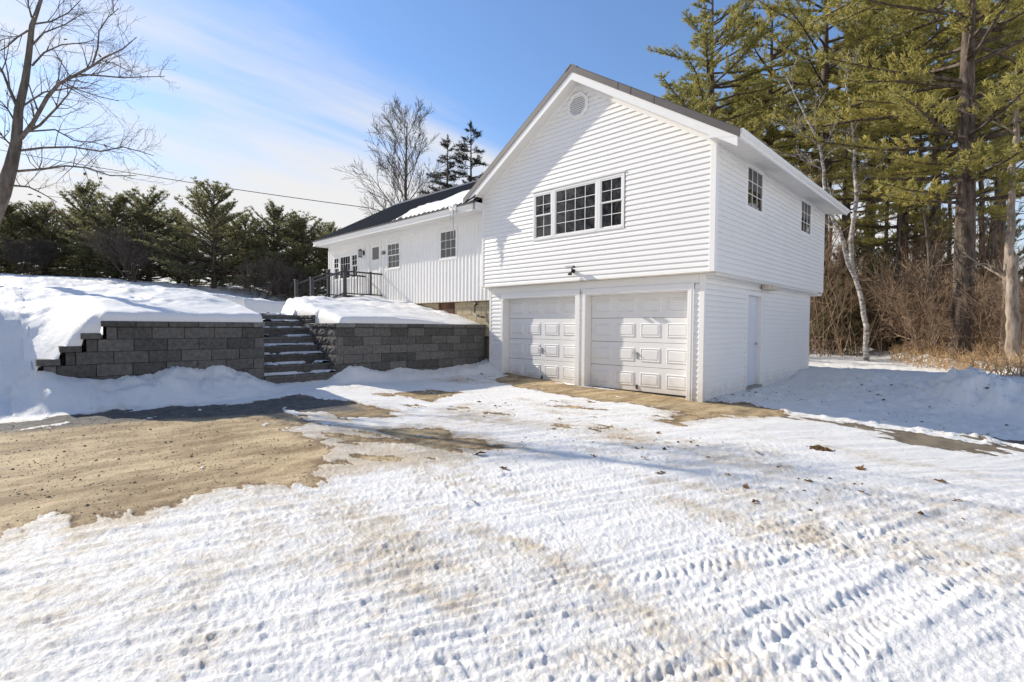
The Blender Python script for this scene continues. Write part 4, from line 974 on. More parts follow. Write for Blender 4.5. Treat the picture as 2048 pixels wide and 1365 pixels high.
# snow lying on the treads
rs_ = np.random.default_rng(5); Vs = []; Fs = []; nb = 0
for k, zt in enumerate(tops[:-1]+[tops[-1]]):
    xf = -6.2-.28*k; nx, ny = 12, 74
    X, Y = np.meshgrid(np.linspace(xf-.275, xf+.012, nx), np.linspace(-5.77, -4.32, ny))
    c = fbm(X, Y+k*3, 3.6, 3, 70+k)+.45*np.exp(-((Y+4.36)/.16)**2)+.5*np.clip((xf-.20-X)/.08, 0, 1)+(-.06 if k < 6 else .35)+.12*np.exp(-((Y+5.74)/.07)**2)
    c = np.maximum(c, (.6+.2*fbm(X, Y, 5, 2, 3))*(X > xf-.055)*(fbm(X*0, Y*2, 2.3, 3, 80+k) > -.15)*.45)
    h = np.clip(c-.14, 0, .5); Z = zt-.012+np.minimum(h*.14+(h > 0)*.014, .06)
    Vs.append(np.stack([X, Y, Z], -1).reshape(-1, 3)); i = np.arange(ny-1)[:, None]*nx+np.arange(nx-1)[None]
    Fs.append(np.stack([i, i+1, i+1+nx, i+nx], -1).reshape(-1, 4)+nb); nb += X.size
tag(mesh('tread_snow', np.concatenate(Vs), np.concatenate(Fs), m_snow, smooth=True), 'broken snow lying on the stair treads', 'snow', kind='stuff')

# ------------------------------------------------------------------ porch with railing
po = tag(empty('porch', (-11.93, -.7, 2.2)), 'small porch with dark grey railings and steps before the front door', 'porch')
def pb(mb, name, m=m_rail, bv=.006): o = mb.build(name, m, po); wloc(o, po); return bevel(o, bv)
XA, XB = -11.36, -12.50
pb(MB().box(XB-.04, XA+.04, -1.44, -.02, 2.18, 2.34), 'deck')
for k in range(3): pb(MB().box(XB+.05, XA-.05, -1.44-.36*(k+1), -1.44-.36*k, 1.7, 2.18-.16*k), 'porch_step')
def post(x, y, z0, z1, w_=.05):
    pb(MB().box(x-w_, x+w_, y-w_, y+w_, z0, z1), 'post'); pb(MB().box(x-w_-.012, x+w_+.012, y-w_-.012, y+w_+.012, z1, z1+.022), 'post_cap')
for x in (XA, XB): post(x, -1.40, 2.0, 3.26); post(x, -2.50, 1.9, 2.83)
post(XA, -.46, 2.3, 3.17, .022)
for x in (XA, XB):
    pb(MB().box(x-.032, x+.032, -1.35, .0, 3.12, 3.17), 'top_rail'); pb(MB().box(x-.022, x+.022, -1.35, .0, 2.40, 2.44), 'bottom_rail')
    q = MB(); zt0, zt1 = 3.12, 2.70
    for a, b in ((.0, .05), (-.72, -.68)): q.add([(x+s*.03, y, (zt0 if y == -1.45 else zt1)+(a if v == 0 else b)) for y in (-1.45, -2.45) for v in (0, 1) for s in (-1, 1)], [(0, 1, 3, 2), (4, 6, 7, 5), (0, 2, 6, 4), (1, 5, 7, 3), (2, 3, 7, 6), (0, 4, 5, 1)])
    pb(q, 'stair_rail', bv=.003)
    for k in range(12):
        y = -.10-k*.108
        pb(MB().tube([(x, y, 2.42), (x, y, 3.13)], .009, 6), 'baluster', m_black, .001)
    for k in range(8):
        y = -1.56-k*.115; dz = (y+1.45)*.42
        pb(MB().tube([(x, y, 2.42+dz), (x, y, 3.13+dz)], .009, 6), 'baluster', m_black, .001)

# ------------------------------------------------------------------ vegetation
class TB:
    """fast tube collector"""
    def __init__(s): s.V = []; s.F = []; s.n = 0
    def tube(s, P, R, k=3):
        P = np.asarray(P, float); R = np.asarray(R, float); m = len(P)
        d = np.empty_like(P); d[1:-1] = P[2:]-P[:-2]; d[0] = P[1]-P[0]; d[-1] = P[-1]-P[-2]
        d /= np.linalg.norm(d, axis=1)[:, None]+1e-9
        ref = np.array([0, 0, 1.]) if abs(d[0, 2]) < .8 else np.array([1., 0, 0])
        a = np.cross(d, ref); a /= np.linalg.norm(a, axis=1)[:, None]+1e-9; b = np.cross(d, a)
        t = np.arange(k)*2*math.pi/k
        V = P[:, None]+(a[:, None]*np.cos(t)[None, :, None]+b[:, None]*np.sin(t)[None, :, None])*R[:, None, None]
        i = np.arange(m-1)[:, None]*k+np.arange(k)[None]; j = np.arange(m-1)[:, None]*k+(np.arange(k)[None]+1) % k
        s.V.append(V.reshape(-1, 3)); s.F.append(np.stack([i, j, j+k, i+k], -1).reshape(-1, 4)+s.n); s.n += m*k
    def mesh(s, name, m, parent=None, smooth=True): return mesh(name, np.concatenate(s.V), np.concatenate(s.F), m, parent, smooth)
def unit(v): return v/(np.linalg.norm(v)+1e-9)
def grow(tb, rng, p, d, L, r, lvl, maxl, up=.08, kids=(5, 5, 4), ang=.75, wig=.10, minr=.004, tip=.3, sides=None, shrink=.55, tips=None, kstart=.25):
    n = max(3, int(5-lvl*.6)); pts = [p]; rad = [r]; q = p.copy(); dd = unit(d)
    for i in range(n):
        dd = unit(dd+rng.normal(0, wig, 3)+np.array([0, 0, up])); q = q+dd*L/n; pts.append(q.copy()); rad.append(max(minr*.7, r*(1-(1-tip)*(i+1)/n)))
    k = sides[lvl] if sides else (7, 5, 4, 3, 3, 3)[lvl]
    tb.tube(pts, rad, k)
    if tips is not None and lvl >= maxl-1: tips.append((pts, dd))
    if lvl >= maxl: return
    nk = kids[min(lvl, len(kids)-1)]
    for i in range(nk):
        t = kstart+(1-kstart)*(i+rng.uniform(.1, .9))/nk; f = t*n; a = min(int(f), n-1); b = f-a
        q = pts[a]*(1-b)+pts[a+1]*b; base = unit(pts[a+1]-pts[a]); side = unit(np.cross(base, rng.normal(0, 1, 3)))
        th = ang*rng.uniform(.65, 1.2); nd = base*math.cos(th)+side*math.sin(th)
        rr = (rad[a]*(1-b)+rad[a+1]*b)*rng.uniform(.45, .7)
        grow(tb, rng, q, nd, L*shrink*rng.uniform(.7, 1.2)*(1.15-.45*t), max(minr, rr), lvl+1, maxl, up, kids, ang, wig*1.15, minr, tip, sides, shrink, tips, .15)
def leaves(P, D, rng, L, W, K, spread=.8, bias=(0, 0, .1), tint=None):
    """needle sprays: K thin triangles at each point"""
    n = len(P); P = np.repeat(P, K, 0); D = np.repeat(D, K, 0)
    d = D+rng.normal(0, spread, (n*K, 3))+np.array(bias); d /= np.linalg.norm(d, axis=1)[:, None]
    s = np.cross(d, rng.normal(0, 1, (n*K, 3))); s /= np.linalg.norm(s, axis=1)[:, None]+1e-9
    l = L*rng.uniform(.6, 1.25, (n*K, 1)); o = P+rng.normal(0, L*.18, (n*K, 3))
    V = np.stack([o-s*W*.5, o+s*W*.5, o+d*l], 1).reshape(-1, 3)
    Fc = np.arange(n*K*3).reshape(-1, 3)
    tn = np.repeat(np.repeat(tint if tint is not None else rng.uniform(0, 1, n), K)+rng.normal(0, .08, n*K), 3)
    return V, Fc, np.clip(tn, 0, 1)
def leaf_obj(name, V, Fc, tn, m, parent=None):
    o = mesh(name, V, Fc, m, parent, False); at = o.data.attributes.new('tint', 'FLOAT', 'POINT'); at.data.foreach_set('value', tn.astype(np.float32)); return o
def pine_data(seed, H, cb, R, L=.2, W=.045, K=6, whorl=.5, nb=5, up0=.25, droop=-.02, dens=1., trunk_r=.25, prof='round', upk=.25, dead=True, lean=.01, clumpy=.5, fork=False, step=.26):
    rng = np.random.default_rng(seed); tr = TB(); wd = TB(); P = []; D = []; Tn = []
    n = 14; zz_ = np.linspace(0, H, n); dx = np.cumsum(rng.normal(0, lean*H/n, n)); dy = np.cumsum(rng.normal(0, lean*H/n, n)); dx -= dx[0]; dy -= dy[0]
    tp = np.stack([dx, dy, zz_], 1); tr_ = trunk_r*(1-.9*(zz_/H)**1.15); tr_[0] *= 1.25; tr.tube(tp, tr_, 10)
    z = cb*.35 if dead else cb
    while z < H*.985:
        t = (z-cb)/(H-cb); at = np.array([np.interp(z, zz_, dx), np.interp(z, zz_, dy), z])
        if t < 0:
            if rng.random() < .75:
                a = rng.uniform(0, 6.28); l = rng.uniform(.15, .5)*R; e = at+np.array([math.cos(a)*l, math.sin(a)*l, rng.uniform(-.15, .25)*l]); wd.tube([at, (at+e)/2+rng.normal(0, .05, 3), e], [.025, .016, .006], 4)
            z += whorl*.6; continue
        if prof == 'round': pf = (math.sin(math.pi*min(1, (t*.86+.16)))**.7)*(1-.25*t)
        elif prof == 'cone': pf = (1-t)**.8*min(1, .5+t*3)
        else: pf = min(1, .75+t*1.8)*(1-t)**.5
        for b in range(max(2, int(nb*rng.uniform(.6, 1.3)))):
            a = rng.uniform(0, 6.28); l = R*pf*rng.uniform(.55, 1.15)+.12
            if rng.random() < .08: l *= 1.25
            m_ = 6; el = up0+upk*t+rng.normal(0, .10); q = at+np.array([0, 0, rng.uniform(-.15, .15)]); pts = [q.copy()]; dd = np.array([math.cos(a)*math.cos(el), math.sin(a)*math.cos(el), math.sin(el)])
            for i in range(m_): dd = unit(dd+rng.normal(0, .07, 3)+np.array([0, 0, droop])); q = q+dd*l/m_; pts.append(q.copy())
            pts = np.array(pts); r0 = min(.08, .012+.017*l); wd.tube(pts, r0*np.linspace(1, .2, m_+1), 4)
            tb_ = rng.uniform(0, 1)
            s_ = np.arange(.28*l, l, step)
            for sd in s_:
                f = sd/l*m_; i = min(int(f), m_-1); c = pts[i]*(1-f+i)+pts[i+1]*(f-i); fd = unit(pts[i+1]-pts[i]); sdv = unit(np.cross(fd, [0, 0, 1]))
                for sg in (-1, 1):
                    if rng.random() > dens: continue
                    tl = (.16+.42*(l-sd)*.6)*rng.uniform(.6, 1.3); td = unit(fd*rng.uniform(.5, 1)+sdv*sg*rng.uniform(.6, 1.1)+np.array([0, 0, rng.uniform(-.1, .35)+upk*t]))
                    e = c+td*tl; wd.tube([c, (c+e)/2, e], [.009, .007, .004], 3)
                    for u in np.arange(.25, 1.05, max(.16, .17/tl if tl > 0 else 1)):
                        P.append(c+td*tl*u); D.append(td); Tn.append(tb_*.5+rng.uniform(0, .5))
            for u in np.linspace(.6, 1, 4): i = u*m_; j = min(int(i), m_-1); P.append(pts[j]*(1-i+j)+pts[j+1]*(i-j)); D.append(unit(pts[-1]-pts[-2])); Tn.append(tb_*.5+rng.uniform(0, .5))
        z += whorl*rng.uniform(.75, 1.25)
    top = np.array([dx[-1], dy[-1], H])
    for u in np.linspace(0, 1, 6): P.append(top-np.array([0, 0, u*.5])); D.append(np.array([0, 0, 1.])); Tn.append(.5)
    V, Fc, tn = leaves(np.array(P), np.array(D), rng, L, W, K, .55, (0, 0, .12), np.array(Tn))
    return tr, wd, (V, Fc, tn)
def make_pine(name, m_n, m_b, **kw):
    tr, wd, lf = pine_data(**kw)
    root = empty(name)
    t = tr.mesh('trunk', m_b, root); b = wd.mesh('branches', m_b, root); c = leaf_obj('crown', *lf, m_n, root)
    return root, (t.data, b.data, c.data)
first = {}
def place(kind, protos, pi, loc, rz, sc, label, cat, group):
    root, ms = protos[pi]; key = (kind, pi)
    if key not in first: first[key] = 1; o = root
    else:
        o = empty(root.name.split('.')[0])
        for ch in root.children: c = ch.copy(); COL.objects.link(c); c.parent = o
    o.location = loc; o.rotation_euler = (0, 0, rz); o.scale = (sc, sc, sc) if not hasattr(sc, '__len__') else sc
    tag(o, label, cat, group); return o
def at_px(px, dep, z=None):
    a = (px-1024)/1014.4; x = CAM[0]+dep*(math.sin(YAW)+math.cos(YAW)*a); y = CAM[1]+dep*(math.cos(YAW)-math.sin(YAW)*a)
    return x, y
def gz(x, y, upper=None):
    f = (lambda a, b: T(a, b)) if upper else (lambda a, b: B(a, b))
    return float(f(np.array([x]), np.array([y]))[0])
# left row of young pines on the rise
lp = [make_pine('pine_tree', m_needle_dk, m_bark_pine, seed=20+i, H=6.0, cb=.75, R=2.35+.2*i, L=.135, W=.032, K=8, whorl=.28, nb=6, up0=.10, droop=.03, trunk_r=.11, prof='oval', upk=.95, lean=.02, step=.24, dead=False) for i in range(3)]
rows = [ # px, depth, height, width scale, label
 (-60, 25, 5.0, 1.0, 'dark pine cut by the left edge of the picture, behind the maple trunk'),
 (22, 26, 4.6, 1.0, 'low yellowish green pine right of the leaning maple trunk'),
 (92, 27, 4.9, 1.1, 'broad low pine with a dark trunk, second from the maple'),
 (172, 28, 6.6, 1.1, 'tall thin topped pine behind the maple branch tips'),
 (235, 27, 5.6, 1.15, 'bushy pine standing behind the big brown shrub'),
 (300, 27, 5.9, 1.15, 'full rounded pine right of the brown shrub'),
 (358, 29, 5.2, .9, 'dark pine squeezed between two taller rounded pines'),
 (428, 25.5, 6.3, 1.2, 'tallest pointed pine in the row with two bare trunks'),
 (492, 28, 5.0, .9, 'short pine right of the tallest pointed pine'),
 (548, 26.5, 5.6, 1.05, 'dark pine with several spiky tops in the middle of the right group'),
 (604, 26, 5.3, 1.05, 'dark pine behind the porch railing'),
 (655, 27, 4.6, 1.0, 'pine half hidden behind the far corner of the wing')]
rr = random.Random(3)
for i, (px_, dep, h, ws, lb) in enumerate(rows):
    x, y = at_px(px_, dep); z = gz(x, y, True)-.15
    place('lp', lp, i % 3, (x, y, z-.3), rr.uniform(0, 6.28), (1.15*ws, 1.15*ws, h/6*.85), lb, 'pine tree', 'row of young pines on the snowy rise')
# second rank, dimmer fill behind
for i in range(11):
    px_ = -60+i*72; x, y = at_px(px_, 33+rr.uniform(-1, 2)); z = gz(x, y, True)-.3
    place('lp', lp, (i+1) % 3, (x, y, z), rr.uniform(0, 6.28), (1.1, 1.1, .76+rr.uniform(-.1, .1)), 'dark pine in the rear rank, seen through gaps in the front row', 'pine tree', 'rear rank of pines on the rise')
# brown shrubs in front of the row
def make_bare(name, m_b, seed, trunks, H, r, maxl, kids, ang=.6, up=.1, wig=.1, spreadb=.3, minr=.006, shrink=.6):
    rng = np.random.default_rng(seed); tb = TB(); root = empty(name)
    for k in range(trunks):
        a = rng.uniform(0, 6.28); d = np.array([math.cos(a)*spreadb*rng.uniform(.3, 1), math.sin(a)*spreadb*rng.uniform(.3, 1), 1.])
        grow(tb, rng, np.array([math.cos(a)*.12*(trunks > 1), math.sin(a)*.12*(trunks > 1), -.1]), d, H*rng.uniform(.55, .8), r, 0, maxl, up, kids, ang, wig, minr, .35, None, shrink)
    o = tb.mesh('stems' if trunks > 1 else 'trunk_and_limbs', m_b, root); return root, (o.data,)
shr = [make_bare('shrub', m_bark_grey, 50+i, 11, 2.6, .020, 3, (6, 6, 5), .55, .06, .13, .65, .007) for i in range(2)]
for i, (px_, dep, sc, lb) in enumerate([(268, 24, 1.0, 'large round brown leafless shrub in front of the pines'), (518, 22.5, .92, 'spreading grey brown leafless shrub left of the porch railing'), (60, 25, .8, 'small brown leafless shrub near the maple trunk'), (590, 23.5, .8, 'low brown leafless shrub just behind the railing posts'), (385, 25.5, .75, 'small leafless shrub under the tallest pointed pine')]):
    x, y = at_px(px_, dep); place('shr', shr, i % 2, (x, y, gz(x, y, True)-.05), i*1.3, sc, lb, 'shrub', None)
# leaning maple at the left edge
MAPLE = [[[-13.1,-9.39,4.03],[-12.97,-9.24,4.44],[-12.83,-9.09,5.07],[-12.75,-8.99,5.64],[-12.74,-8.94,6.42],[-12.64,-8.82,7.1],[-12.6,-8.75,7.73],[-12.56,-8.69,8.4],[-12.5,-8.61,8.71],[-12.43,-8.53,9.03],[-12.4,-8.49,9.34]],[[-12.68,-8.91,5.75],[-12.09,-8.73,6.0],[-11.47,-8.51,6.48],[-10.89,-8.35,6.64],[-10.27,-8.15,6.67],[-9.62,-7.92,6.74],[-9.09,-7.81,6.75],[-8.44,-7.59,6.78],[-7.9,-7.46,6.85]],[[-12.7,-8.93,5.8],[-12.12,-8.61,5.99],[-11.59,-8.34,6.33],[-11.17,-8.18,6.55],[-10.79,-8.06,6.81]],[[-12.54,-8.7,7.47],[-12.63,-8.48,7.89],[-12.62,-8.16,8.2],[-12.47,-7.72,8.37],[-12.59,-7.53,8.57]],[[-12.68,-8.92,5.46],[-12.36,-8.53,5.55],[-11.95,-8.05,5.59],[-11.53,-7.57,5.51],[-11.23,-7.19,5.64],[-10.99,-6.88,5.55],[-10.83,-6.65,5.47]],[[-12.72,-8.98,4.97],[-11.88,-8.57,4.94],[-11.14,-8.24,4.93],[-10.41,-7.94,4.8],[-9.7,-7.65,4.55],[-8.94,-7.32,4.47]],[[-12.8,-9.08,4.63],[-12.46,-8.81,4.59],[-12.17,-8.6,4.43],[-11.84,-8.35,4.21]],[[-12.78,-8.97,6.53],[-12.9,-9.09,6.93],[-13.0,-9.2,7.34],[-13.17,-9.37,7.7]],[[-12.83,-9.03,6.21],[-12.61,-9.14,6.37],[-12.45,-9.32,6.52]],[[-12.55,-8.67,8.45],[-12.47,-8.36,8.61],[-12.4,-8.05,8.92],[-12.39,-7.8,9.35]],[[-12.57,-8.69,8.61],[-12.26,-8.75,8.7],[-11.92,-8.8,8.78]],[[-12.62,-8.75,8.3],[-12.69,-8.93,8.1],[-12.76,-9.12,7.82],[-12.84,-9.3,7.65]],[[-12.85,-9.08,5.59],[-13.06,-9.26,5.85]],[[-11.51,-7.71,7.48],[-11.37,-7.62,7.87],[-11.3,-7.6,8.25],[-11.1,-7.46,8.53],[-10.85,-7.29,8.71]],[[-12.57,-8.71,7.93],[-12.44,-8.49,8.28],[-12.15,-8.11,8.53],[-11.94,-7.81,8.83]],[[-12.65,-8.85,6.53],[-12.55,-8.5,6.92],[-12.28,-8.0,7.11],[-12.03,-7.53,6.97],[-11.89,-7.16,6.94]],[[-12.67,-8.89,5.9],[-12.54,-8.32,6.08],[-12.61,-7.95,5.93],[-12.67,-7.56,6.0],[-12.63,-7.07,5.94]],[[-11.77,-7.96,7.27],[-11.2,-7.63,7.17],[-10.6,-7.26,7.05],[-10.13,-7.01,7.0],[-9.55,-6.67,6.94]]]
mroot = tag(empty('maple_tree', (-13.5, -9.9, 1.9)), 'large bare maple with a leaning grey trunk at the left edge', 'tree')
off = np.array([-13.5, -9.9, 1.9]); tt_ = TB(); tb = TB(); rng = np.random.default_rng(8)
trunk = [np.array([-13.55, -9.95, 1.85]), np.array([-13.42, -9.8, 2.5]), np.array([-13.25, -9.6, 3.3])]+[np.array(p) for p in MAPLE[0]]+[np.array([-12.3, -8.4, 10.2]), np.array([-12.15, -8.3, 11.2])]
tR = np.interp(np.arange(len(trunk)), [0, 1, 3, 5, 7, 9, 12, 15], [.27, .23, .185, .125, .085, .06, .035, .02])
tt_.tube(np.array(trunk)-off, tR, 14)
for q, L_ in enumerate(MAPLE[1:]):
    P = np.array(L_)-off; n = len(P); ln = np.linalg.norm(np.diff(P, axis=0), axis=1).sum()
    r0 = {0: .050, 1: .034, 3: .028, 4: .030, 5: .026, 6: .042}.get(q, .022)
    R = np.linspace(r0, .007, n); tb.tube(P, R, 7)
    m_ = int(5+ln*3.6)
    for k in range(m_):
        t = rng.uniform(.12, .98)*(n-1); i = int(t); c = P[i]*(1-t+i)+P[min(i+1, n-1)]*(t-i); fd = unit(P[min(i+1, n-1)]-P[i]); s = unit(np.cross(fd, rng.normal(0, 1, 3)))
        d = unit(fd*.85+s*.75+np.array([0, 0, .12]))
        grow(tb, rng, c, d, rng.uniform(.45, 1.15)*(1.1-.4*t/(n-1)), max(.005, R[i]*.42), 2, 4, .03, (4, 4, 3), .6, .14, .0028, .3, (6, 5, 4, 3, 3), .55)
tt_.mesh('trunk', m_bark_maple, mroot); tb.mesh('limbs', m_bark_maple, mroot)
# a few dead leaves still hanging
V = []; 
for k in range(46):
    L_ = MAPLE[1+rng.integers(0, 17)]; c = np.array(L_[rng.integers(1, len(L_))])-off+rng.normal(0, .22, 3)
    a = rng.normal(0, .04, 3); b = rng.normal(0, .03, 3); V += [c, c+a, c+a+b, c+b]
mesh('hanging_leaves', np.array(V), np.arange(len(V)).reshape(-1, 4), m_leaf, mroot)
# round bare tree and two spruces behind the wing
rt = make_bare('bare_tree', m_bark_grey, 61, 1, 9, .22, 4, (9, 6, 5, 4), .62, .10, .07, .05, .012, .62)
def crown_tree(seed, H, R, r):
    rng = np.random.default_rng(seed); tb = TB(); root = empty('bare_tree')
    zz_ = np.linspace(0, H*.9, 9); tp = np.stack([.02*zz_*np.sin(zz_*.4), .02*zz_*np.cos(zz_*.5)-.02*zz_, zz_], 1); tb2 = TB(); tb2.tube(tp, np.linspace(r, .03, 9), 9)
    for k in range(26):
        t = .30+.68*k/26; z = t*H*.9; a = k*2.4+rng.uniform(-.4, .4); L = R*(1.05-.55*t)*rng.uniform(.8, 1.15); el = .35+.75*t
        c = np.array([np.interp(z, zz_, tp[:, 0]), np.interp(z, zz_, tp[:, 1]), z])
        grow(tb, rng, c, np.array([math.cos(a)*math.cos(el), math.sin(a)*math.cos(el), math.sin(el)]), L, .075*(1.15-t), 1, 4, .05, (5, 7, 5, 4), .55, .08, .010, .25, None, .55)
    tb2.mesh('trunk', m_bark_grey, root); tb.mesh('limbs', m_bark_grey, root); return root
bpy.data.objects.remove(rt[0].children[0]); bpy.data.objects.remove(rt[0])
x, y = at_px(818, 32); o = crown_tree(62, 13.9, 4.1, .20); o.location = (x, y, 1.6); tag(o, 'round crowned bare tree rising behind the wing roof', 'tree')
sp = [make_pine('spruce_tree', m_needle_sp, m_bark_pine, seed=70+i, H=14, cb=3.5, R=3.5, L=.24, W=.05, K=7, whorl=.50, nb=5, up0=.0, droop=-.03, trunk_r=.2, prof='cone', upk=.25, lean=.008, dens=.85, step=.28) for i in range(1)]
for i, (px_, dep, h, lb) in enumerate([(893, 35, 13.0, 'left and shorter of two dark spruces behind the wing roof'), (941, 37, 14.7, 'right and taller of two dark spruces behind the wing roof')]):
    x, y = at_px(px_, dep); place('sp', sp, 0, (x, y, 1.3), i*2.1, (h/14*.95, h/14*.95, h/14), lb, 'spruce tree', None)
x, y = at_px(862, 33); o = make_bare('bare_tree', m_bark_grey, 63, 1, 9.5, .10, 3, (7, 6, 5), .5, .06, .06, .1, .012, .5)[0]; o.location = (x, y, 1.4); tag(o, 'thin bare tree between the round bare tree and the spruces', 'tree')
# right-hand white pines
wp = [make_pine('white_pine_tree', m_needle, m_bark_pine, seed=80+i, H=20, cb=[8.0, 8.8, 5.6][i], R=[5.0, 4.6, 5.6][i], L=.19, W=.044, K=13, whorl=.58, nb=5, up0=.06, droop=.012, trunk_r=.34, prof='round', upk=.42, lean=.012, dens=.95, step=.30) for i in range(3)]
wrows = [
 (1412, 27, 19, 0, 1.1, 'golden lit white pine rising directly behind the gable roof'),
 (1378, 33, 17, 1, 1.1, 'white pine behind and left of the golden lit one'),
 (1530, 32, 21, 0, 1.05, 'dark white pine between the golden pine and the straight pale trunk'),
 (1640, 28, 23, 1, .95, 'white pine with a straight pale upper trunk above the roof eave'),
 (1732, 33, 23, 1, 1.0, 'slender white pine behind the twin birches'),
 (1800, 24, 19, 2, .95, 'white pine with low hanging boughs right of the birches'),
 (1922, 18.5, 21, 2, 1.0, 'thickest white pine with a broad scaly trunk near the right edge'),
 (1860, 30, 22, 1, 1.0, 'white pine behind the thickest one, left side'),
 (1990, 29, 22, 1, .9, 'white pine close to the right edge behind the brush'),
 (2060, 23, 21, 1, 1.0, 'white pine cut by the right edge of the picture'),
 (2120, 30, 22, 0, 1.0, 'white pine just outside the right edge with boughs reaching in'),
 (1690, 42, 22, 0, 1.0, 'far white pine behind the birches'), (1575, 38, 20, 0, 1.0, 'dim white pine far behind the roof eave'), (1475, 37, 19, 1, 1.1, 'far white pine filling the gap behind the golden pine')]
for i, (px_, dep, h, pi, ws, lb) in enumerate(wrows):
    x, y = at_px(px_, dep); place('wp', wp, pi, (x, y, gz(x, y)-.2), rr.uniform(0, 6.28), (h/20*ws, h/20*ws, h/20), lb, 'pine tree', 'white pines in the woods on the right')
# low boughs of young pines in the understorey
for i, (px_, dep, h) in enumerate([(1665, 24, 4.2), (1700, 30, 6.5), (1850, 27, 7), (1990, 33, 8), (1765, 24, 5.0)]):
    x, y = at_px(px_, dep); place('lp', lp, i % 3, (x, y, gz(x, y)-.2), i, h/6, ['small green pine close behind the rear corner of the house', 'mid sized pine in the understorey behind the birches', 'young pine deep in the woods right of the birches', 'young pine far back near the right edge', 'thin young pine right of the twin birches'][i], 'pine tree', None)
# trunks: birches, dead poles
def pole(name, pts, R, m, seed, nb_, lbl, cat, bl=1.6, thick=8, Rt=.018):
    rng = np.random.default_rng(seed); P = np.array(pts); off = P[0].copy(); root = tag(empty(name, tuple(off)), lbl, cat); t_ = TB(); b_ = TB(); P = P-off
    # smooth + wiggle
    Q = []
    for i in range(len(P)-1):
        for s in np.linspace(0, 1, 4)[:-1]: Q.append(P[i]*(1-s)+P[i+1]*s+rng.normal(0, .02, 3)*(i+s > 0))
    Q.append(P[-1]); Q = np.array(Q); RR = np.linspace(R, Rt, len(Q)); t_.tube(Q, RR, thick)
    for k in range(nb_):
        i = int(rng.uniform(.35, .97)*(len(Q)-1)); fd = unit(Q[i+1]-Q[i]); s = unit(np.cross(fd, rng.normal(0, 1, 3)))
        grow(b_, rng, Q[i], unit(fd*.8+s*.8), bl*rng.uniform(.5, 1.2), max(.008, RR[i]*.4), 1, 3, .05, (3, 5, 4), .55, .13, .006, .3, None, .5)
    t_.mesh('trunk', m, root); 
    if b_.V: b_.mesh('limbs', m, root)
    return root
pole('birch_tree', [(.25, 14.61, 0.1), (.22, 14.6, 1.45), (.0, 14.4, 2.9), (-.46, 14.05, 4.49), (-.75, 13.8, 5.5), (-1.08, 13.53, 6.46), (-1.15, 13.5, 7.6), (-1.28, 13.43, 8.62), (-1.7, 13.1, 9.7), (-2.04, 12.77, 10.6), (-2.3, 12.5, 11.3)], .105, m_bark_birch, 1, 16, 'white birch with a trunk bending left over the eave corner', 'birch tree')
bx_, by_ = at_px(1722, 20.3)
def pxw(px_, py_, dep):
    d = F_+R2*((px_-1024)/1014.4)-U2*((py_-682.5)/1014.4); q = Vector(CAM)+d*dep; return (q.x, q.y, q.z)
pole('birch_tree', [pxw(1706, 545, 20.6), pxw(1702, 480, 20.6), pxw(1713, 400, 20.4), pxw(1710, 330, 20.5), pxw(1706, 265, 20.5), pxw(1698, 200, 20.5), pxw(1690, 150, 20.6)], .10, m_bark_birch, 2, 10, 'upright white birch stem right of the bending one', 'birch tree')
# trunk foot of the upright birch
for px_, p2, dep, r_, h, m_, lbl in [
 (2010, 2016, 17, .15, 9, m_bark_dead, 'tall thin grey trunk near the right edge'), (2030, 2020, 15.5, .20, 3.6, m_bark_dead, 'broken pale stump standing at the right edge'),
 (1880, 1840, 20, .10, 6, m_bark_grey, 'slim leaning grey trunk left of the thickest pine'), (1855, 1858, 24, .16, 12, m_bark_pine, 'dark straight trunk behind the slim leaning one'),
 (1790, 1792, 23, .09, 8, m_bark_grey, 'thin straight grey trunk in the brush'), (1765, 1768, 26, .12, 11, m_bark_pine, 'dark thin trunk right of the birches'),
 (1960, 1990, 22, .17, 9, m_bark_grey, 'grey trunk leaning right behind the thickest pine'), (1968, 1945, 24, .15, 12, m_bark_pine, 'dark trunk close beside the thickest pine'),
 (1680, 1683, 25, .13, 12, m_bark_pine, 'dark trunk just right of the house corner'), (1660, 1650, 29, .12, 12, m_bark_pine, 'dark trunk half behind the house corner'),
 (1820, 1828, 29, .14, 12, m_bark_pine, 'far dark trunk in the middle of the brush'), (1895, 1890, 31, .14, 12, m_bark_pine, 'far dark trunk left of the thickest pine')]:
    x, y = at_px(px_, dep); x2, y2 = at_px(p2, dep); z0 = gz(x, y)-.1
    pts = [(x+(x2-x)*t*h/5 if False else x+(x2-x)*t, y+(y2-y)*t, z0+h*t) for t in np.linspace(0, 1, 6)]
    pole('bare_tree', pts, r_, m_, int(px_), 5 if h > 5 else 0, lbl, 'tree', 1.5, 8, .12 if h < 5 else r_*.45)
